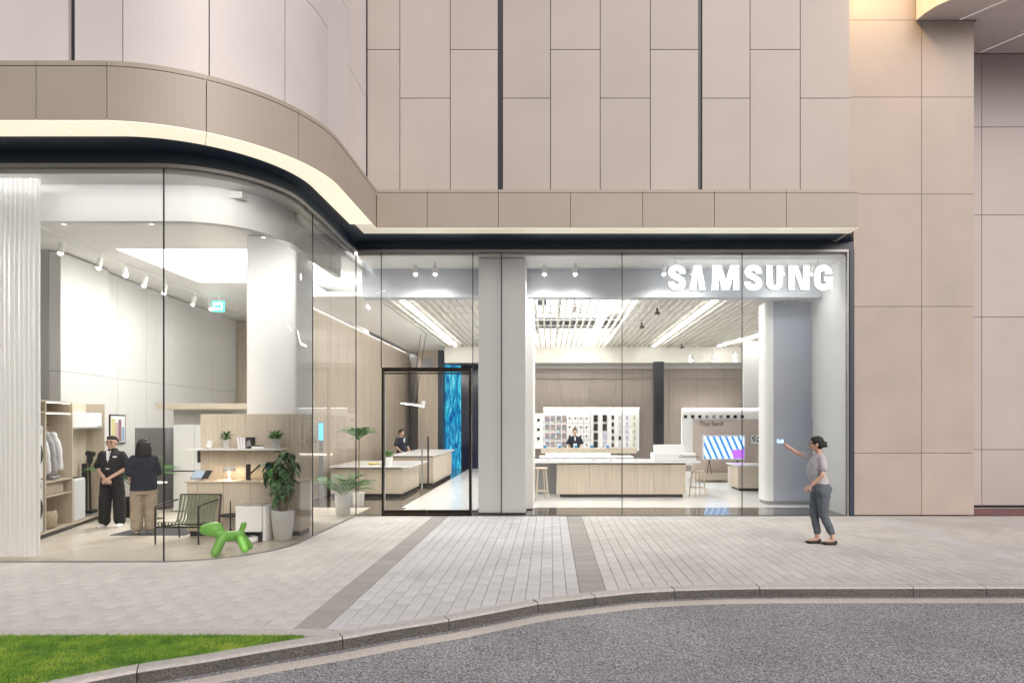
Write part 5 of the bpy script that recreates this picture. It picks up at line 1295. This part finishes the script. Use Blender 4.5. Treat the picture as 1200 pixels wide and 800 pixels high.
struct('round_rug', MB().lathe([(.001,0),(1.3,0),(1.3,.006),(.001,.007)], c=(5.6,19.2,.007), n=48, caps=False), mat('rug_pale',(.6,.6,.6),.95))

# ================================================================== PEOPLE
def head(mb, c, d=(0,-1), s=1.0, tilt=0.):
    """skull, jaw, nose, ears and lips; d is the facing direction on plan"""
    a = math.atan2(d[1], d[0])+PI/2; R = Matrix.Rotation(a, 3, 'Z') @ Matrix.Rotation(tilt, 3, 'X'); c = Vector(c)
    def B(p, rx, ry, rz): mb.ball(c+R @ (Vector(p)*s), rx*s, ry*s, rz*s, rot=R)
    B((0,.012,.025), .074,.092,.088); B((0,-.022,-.035), .058,.066,.075); B((0,-.05,-.085), .032,.034,.028)
    B((0,-.098,-.022), .012,.018,.018); B((0,-.09,.0), .009,.014,.028)
    B((0,-.083,-.058), .022,.012,.009); B((0,-.082,-.069), .018,.012,.007)
    for q in (-1,1):
        B((q*.077,.008,-.012), .010,.020,.032); B((q*.03,-.082,.018), .024,.012,.008); B((q*.04,-.066,-.03), .022,.02,.02)
    return c, R, s
def face_bits(parent, c, R, s, glasses=False):
    eye = MB(); br = MB()
    for q in (-1,1):
        eye.ball(c+R @ (Vector((q*.031,-.083,.003))*s), .012*s, .006*s, .006*s, rot=R)
        br.ball(c+R @ (Vector((q*.032,-.093,.026))*s), .019*s, .005*s, .004*s, rot=R)
    eye.build('eyes', ink, parent); br.build('eyebrows', hair_m, parent)
    mo = MB(); mo.ball(c+R @ (Vector((0,-.0935,-.064))*s), .020*s, .004*s, .004*s, rot=R); mo.build('lips', mat('lips',(.42,.17,.15),.5), parent)
    if glasses:
        g = MB()
        for q in (-1,1):
            pts = [c+R @ (Vector((q*.034+.025*math.cos(t_), -.103, .002+.018*math.sin(t_)))*s) for t_ in np.linspace(0, 2*PI, 17)]
            g.tube(pts, .0026, 5)
            g.tube([c+R @ (Vector((q*.059,-.10,.006))*s), c+R @ (Vector((q*.082,0,.0))*s)], .0022, 5)
        g.tube([c+R @ (Vector((-.010,-.104,.006))*s), c+R @ (Vector((.010,-.104,.006))*s)], .0025, 5); g.build('glasses', blackp, parent)
def hand(mb, wrist, dirv, palm_n, curl=.5, s=1.0, flip=1):
    """palm and five separate bent fingers; dirv = where the fingers point, palm_n = the way the palm faces"""
    d = Vector(dirv).normalized(); n = Vector(palm_n); n = (n-d*n.dot(d)).normalized(); sd = d.cross(n)*flip; w0 = Vector(wrist)
    R = Matrix((sd, d, n)).transposed()
    mb.ball(w0+d*.045*s, .040*s, .050*s, .016*s, rot=R)
    for i, (o, L_) in enumerate(((-.030,.062),(-.010,.072),(.011,.067),(.030,.052))):
        p = w0+d*.085*s+sd*o*s; pts = [w0+d*.05*s+sd*o*.8*s, p]; a = curl*.5; q = p
        for k in range(3):
            q = q+(d*math.cos(a)+n*math.sin(a))*L_*s*(.42,.33,.25)[k]; pts.append(q); a += curl
        mb.limb(pts, [.009*s,.0085*s,.008*s,.0075*s,.0065*s], 8)
    b = w0+d*.025*s-sd*.03*s
    mb.limb([b, b-sd*.025*s+d*.025*s+n*.012*s, b-sd*.028*s+d*.052*s+n*.028*s], [.012*s,.010*s,.008*s], 8)
def hair_cap(mb, c, R, s, back=1.0, low=0.):
    def B(p, rx, ry, rz): mb.ball(c+R @ (Vector(p)*s), rx*s, ry*s, rz*s, rot=R)
    B((0,.030,.042), .086,.090,.090); B((0,.058,-.005), .079,.062,.078); B((0,-.014,.074), .076,.072,.048); B((-.056,-.012,.034), .028,.052,.044); B((.056,-.012,.034), .028,.052,.044)
    return B
# --- woman outside taking a photo
pw = thing('person', 'woman in grey tee and cropped trousers photographing the shop with raised phone', 'person', (on_ground(957, 637).x, on_ground(957, 637).y, 0))
B_ = MB(); hc = (-.01, 0, 1.565)
c_, R_, s_ = head(B_, hc, (-1, .28), .98, -.04)
B_.limb([(.03,0,1.47),(.04,0,1.38)], [.048,.055])
B_.loft([((.045,0,.80),.10,.12),((.045,0,.92),.10,.12),((.01,0,1.05),.10,.11),((-.0,0,1.15),.10,.11),((.01,0,1.26),.09,.13),((.02,0,1.37),.06,.13),((.03,0,1.42),.05,.07)], 20)
farh = Vector((-.47,.20,1.575))
B_.limb([(.0,.12,1.34),(-.21,.24,1.41),(-.42,.21,1.545)], [.046,.036,.025])
hand(B_, farh-Vector((-.03,0,.02)), (-.6,-.15,.75), (-.6,-.5,-.3), .75, .95)
B_.limb([(.03,-.13,1.32),(.0,-.212,1.09),(-.145,-.17,.94)], [.036,.038,.026])
hand(B_, (-.155,-.165,.925), (-.7,.35,-.62), (.5,.6,-.4), .5, .95, -1)
B_.limb([(.045,.07,.80),(-.02,.06,.49),(.03,.05,.15),(.03,.05,.08)], [.075,.055,.036,.036])
B_.limb([(.06,-.07,.80),(.07,-.07,.47),(.215,-.06,.15),(.22,-.06,.09)], [.075,.055,.036,.036])
B_.limb([(.03,.05,.07),(-.10,.05,.045)], [.034,.028]); B_.limb([(.235,-.06,.07),(.12,-.06,.035)], [.034,.028])
body = remeshed(B_, 'body', skin_m, pw, .0065, 3)
face_bits(pw, c_, R_, s_)
H_ = MB(); Bf = hair_cap(H_, c_, R_, s_); Bf((0,.118,-.005),.046,.044,.046); Bf((.0,.142,.03),.022,.03,.018); Bf((.01,.15,-.03),.02,.03,.014)
remeshed(H_, 'hair', hair_m, pw, .008, 2, (.02,.008))
T_ = MB(); T_.loft([((.045,0,.945),.135,.165),((.03,0,1.0),.138,.155),((-.01,0,1.09),.140,.15),((-.015,0,1.2),.138,.155),((.005,0,1.29),.122,.17),((.018,0,1.355),.088,.15),((.028,0,1.41),.060,.085)], 24)
T_.limb([(.02,-.135,1.34),(.025,-.19,1.20)], [.060,.064]); T_.limb([(.01,.13,1.35),(-.13,.215,1.385)], [.060,.056])
remeshed(T_, 'tshirt', mat('heather_tee',(.43,.42,.45),.9,vary=.06,vscale=20), pw, .010, 3, (.10,.022))
T_ = MB(); T_.loft([((.05,0,.80),.16,.165),((.06,0,.88),.165,.175),((.045,0,.96),.135,.155),((.04,0,.99),.13,.15)], 24)
T_.limb([(.045,.075,.84),(-.015,.065,.49),(.03,.05,.19)], [.110,.072,.053]); T_.limb([(.07,-.075,.84),(.075,-.07,.47),(.205,-.06,.19)], [.112,.074,.053])
remeshed(T_, 'trousers', denim, pw, .010, 3, (.09,.026))
for (a, b, y) in (((.06,.05,.035),(-.13,.05,.022),.05),((.26,-.06,.04),(.085,-.06,.022),-.06)):
    mb = MB().ball(((a[0]+b[0])/2, y, .030), .135, .046, .024).ball((a[0]-.01, y, .045), .045, .038, .035).box(b[0], y-.032, .0, a[0]+.02, y+.032, .012)
    o = mb.build('shoe', shoe_m, pw, smooth=False); [setattr(p_, 'use_smooth', True) for p_ in o.data.polygons]
ph = thing('held_phone', 'smartphone with a lit screen held up by the woman outside', 'phone', pw.location+Vector((-.50,.185,1.605)), 0)
ph.rotation_euler = (0, 0, math.radians(-62))
MB().box(-.075,-.005,-.037,.075,.005,.037,.004).build('body', blackp, ph); MB().box(-.068,-.0065,-.031,.068,-.0055,.031).build('screen', mat('phone_screen',(.2,.3,.5),.2,emit=(.35,.62,1),es=1.3), ph)
# --- staff man, front view
pm = thing('person', 'man with glasses in black shirt and wide black trousers, hands clasped', 'person', (on_ground(131.5, 617.5).x, on_ground(131.5, 617.5).y, .008), math.radians(8))
B_ = MB(); c_, R_, s_ = head(B_, (0,-.01,1.53), (0,-1), 1.07)
B_.limb([(0,.01,1.44),(0,.01,1.36)], [.058,.062])
B_.loft([((0,0,.78),.15,.11),((0,0,.95),.15,.11),((0,0,1.12),.16,.115),((0,0,1.26),.15,.09),((0,.01,1.33),.10,.06),((0,.01,1.39),.055,.05)], 20)
for q in (-1,1):
    B_.limb([(q*.155,.0,1.29),(q*.23,.01,1.06),(q*.03,-.20,.885)], [.04,.042,.028])
    B_.limb([(q*.09,0,.82),(q*.11,0,.45),(q*.12,0,.1)], [.09,.06,.04])
hand(B_, (-.045,-.205,.88), (.85,-.1,-.4), (0,1,-.2), .45, 1, 1); hand(B_, (.045,-.215,.885), (-.85,-.1,-.45), (0,1,-.2), .6, 1, -1)
remeshed(B_, 'body', skin_m, pm, .0065, 3); face_bits(pm, c_, R_, s_, True)
H_ = MB(); H_.ball(c_+Vector((0,.018,.058)), .083,.090,.068).ball(c_+Vector((0,.050,.025)), .086,.070,.088).ball(c_+Vector((0,-.022,.084)), .072,.070,.046)
remeshed(H_, 'hair', hair_m, pm, .008, 2, (.02,.008))
T_ = MB(); T_.loft([((0,0,.86),.185,.14),((0,0,1.0),.18,.145),((0,0,1.18),.185,.14),((0,0,1.29),.20,.12),((0,.01,1.355),.15,.085),((0,.01,1.405),.078,.075),((0,.01,1.43),.066,.066)], 24)
for q in (-1,1): T_.limb([(q*.165,.0,1.32),(q*.235,.01,1.12)], [.062,.074])
remeshed(T_, 'shirt', black_cloth, pm, .010, 3, (.11,.022))
T_ = MB(); T_.loft([((0,0,.74),.19,.135),((0,0,.82),.19,.14),((0,0,.89),.175,.135)], 24)
for q in (-1,1): T_.limb([(q*.095,0,.76),(q*.118,0,.42),(q*.13,0,.115)], [.108,.100,.096])
remeshed(T_, 'trousers', black_cloth, pm, .010, 3, (.10,.02))
for q in (-1,1):
    o = MB().ball((q*.155,-.06,.038), .05, .13, .038).box(q*.155-.042,-.17,0,q*.155+.042,.06,.014,.005).build('shoe', whitegloss, pm); [setattr(p_, 'use_smooth', True) for p_ in o.data.polygons]
MB().tube([(-.035,-.125,1.39),(0,-.152,1.18),(.035,-.125,1.39)], .006, 6).build('lanyard', paper_w, pm); MB().box(-.045,-.158,1.01,.045,-.15,1.09,.003).build('badge_card', blackp, pm); MB().box(-.03,-.1605,1.06,.03,-.159,1.075).build('card_print', paper_w, pm)
MB().box(-.022,-.152,1.22,.022,-.144,1.39,.002).build('shirt_placket', paper_w, pm); MB().box(.08,-.15,1.265,.145,-.142,1.29,.002).build('name_badge', paper_w, pm)
# --- customer, back view
pc = thing('person', 'person with long black hair in navy tee and khaki trousers seen from behind', 'person', (on_ground(168.5, 626).x, on_ground(168.5, 626).y, .008), math.radians(22))
B_ = MB(); c_, R_, s_ = head(B_, (0,.01,1.50), (0,1), .98)
B_.limb([(0,0,1.41),(0,0,1.34)], [.05,.058])
B_.loft([((0,0,.78),.14,.11),((0,0,.95),.14,.11),((0,0,1.12),.14,.10),((0,0,1.24),.145,.085),((0,0,1.33),.09,.06),((0,0,1.39),.05,.05)], 20)
B_.limb([(-.145,0,1.26),(-.21,.01,1.02),(-.19,.15,.84)], [.038,.036,.026]); B_.limb([(.145,0,1.26),(.20,.05,1.02),(.10,.22,.97)], [.038,.036,.026])
hand(B_, (-.19,.155,.855), (0,.5,-.8), (1,0,0), .5, .95); hand(B_, (.10,.225,.97), (-.8,.4,0), (0,0,1), .5, .95)
for q in (-1,1): B_.limb([(q*.085,0,.82),(q*.10,0,.45),(q*.105,0,.1)], [.09,.06,.04])
remeshed(B_, 'body', skin_m, pc, .0075, 3); face_bits(pc, c_, R_, s_)
H_ = MB(); H_.ball(c_+Vector((0,-.02,.035)), .095,.10,.10).loft([((0,-.035,1.56),.098,.09),((0,-.05,1.46),.118,.085),((0,-.055,1.36),.125,.075),((0,-.055,1.30),.105,.055)], 24)
remeshed(H_, 'hair', hair_m, pc, .009, 2, (.03,.008))
T_ = MB(); T_.loft([((0,0,.745),.20,.155),((0,0,.85),.195,.15),((0,0,1.05),.185,.14),((0,0,1.24),.195,.125),((0,0,1.335),.14,.085),((0,0,1.38),.07,.06)], 24)
T_.limb([(-.155,0,1.28),(-.215,.015,1.05)], [.062,.072]); T_.limb([(.155,0,1.28),(.205,.045,1.05)], [.062,.072])
remeshed(T_, 'tshirt', navy_cloth, pc, .010, 3, (.12,.03))
T_ = MB(); T_.loft([((0,0,.68),.19,.14),((0,0,.78),.18,.135)], 24)
for q in (-1,1): T_.limb([(q*.09,0,.72),(q*.10,.01,.42),(q*.10,0,.12)], [.112,.098,.092])
remeshed(T_, 'trousers', khaki, pc, .010, 3, (.09,.032))
for q in (-1,1):
    o = MB().ball((q*.10,.06,.035), .046,.13,.036).build('shoe', greyp, pc, smooth=True)
pc.rotation_euler = (0,0,math.radians(28))
# --- man behind the service counter
def clerk(label, loc, rz, dark=True):
    t = thing('person', label, 'person', loc, rz)
    B_ = MB(); c_, R_, s_ = head(B_, (0,-.01,1.56), (0,-1), 1.0)
    B_.limb([(0,.01,1.45),(0,.01,1.38)], [.053,.06]); B_.loft([((0,0,.78),.14,.11),((0,0,1.12),.15,.11),((0,0,1.28),.17,.10),((0,.01,1.38),.11,.07),((0,.01,1.42),.055,.05)], 18)
    for q in (-1,1):
        B_.limb([(q*.175,0,1.33),(q*.25,-.02,1.10),(q*.20,-.16,.97)], [.046,.04,.028]); hand(B_, (q*.20,-.165,.965), (-q*.3,-.9,-.25), (0,0,-1), .35, .95, q)
        B_.limb([(q*.09,0,.82),(q*.10,0,.45),(q*.10,0,.08)], [.09,.06,.04]); B_.limb([(q*.1,0,.05),(q*.1,-.12,.035)], [.035,.03])
    remeshed(B_, 'body', skin_m, t, .010, 2); face_bits(t, c_, R_, s_)
    H_ = MB(); hair_cap(H_, c_, R_, s_) if not dark else H_.ball(c_+Vector((0,.022,.062)), .085,.092,.072).ball(c_+Vector((0,.045,.02)), .085,.072,.08)
    if not dark: H_.ball(c_+Vector((.0,.12,.0)), .045,.045,.05)
    remeshed(H_, 'hair', hair_m, t, .010, 2)
    T_ = MB(); T_.loft([((0,0,.82),.17,.13),((0,0,1.1),.175,.13),((0,0,1.29),.195,.12),((0,.01,1.375),.13,.085),((0,.01,1.41),.068,.065)], 20)
    for q in (-1,1): T_.limb([(q*.17,0,1.33),(q*.24,-.01,1.16)], [.07,.075])
    remeshed(T_, 'shirt', navy_cloth, t, .013, 2, (.12,.02))
    T_ = MB(); T_.loft([((0,0,.75),.165,.13),((0,0,.84),.16,.125)], 20)
    for q in (-1,1): T_.limb([(q*.09,0,.76),(q*.1,0,.1)], [.10,.075])
    remeshed(T_, 'trousers', black_cloth, t, .014, 2)
    MB().box(-.02,-.145,1.24,.02,-.128,1.38).build('placket', paper_w, t)
    return t
clerk('man in dark short sleeved shirt standing behind the service counter', ((673.8-VX)*23.4/F, 23.4, .007), 0)
clerk('receptionist in black with tied back hair behind the lobby counter', ((470.5-VX)*21.3/F, 21.3, .005), math.radians(55), False)
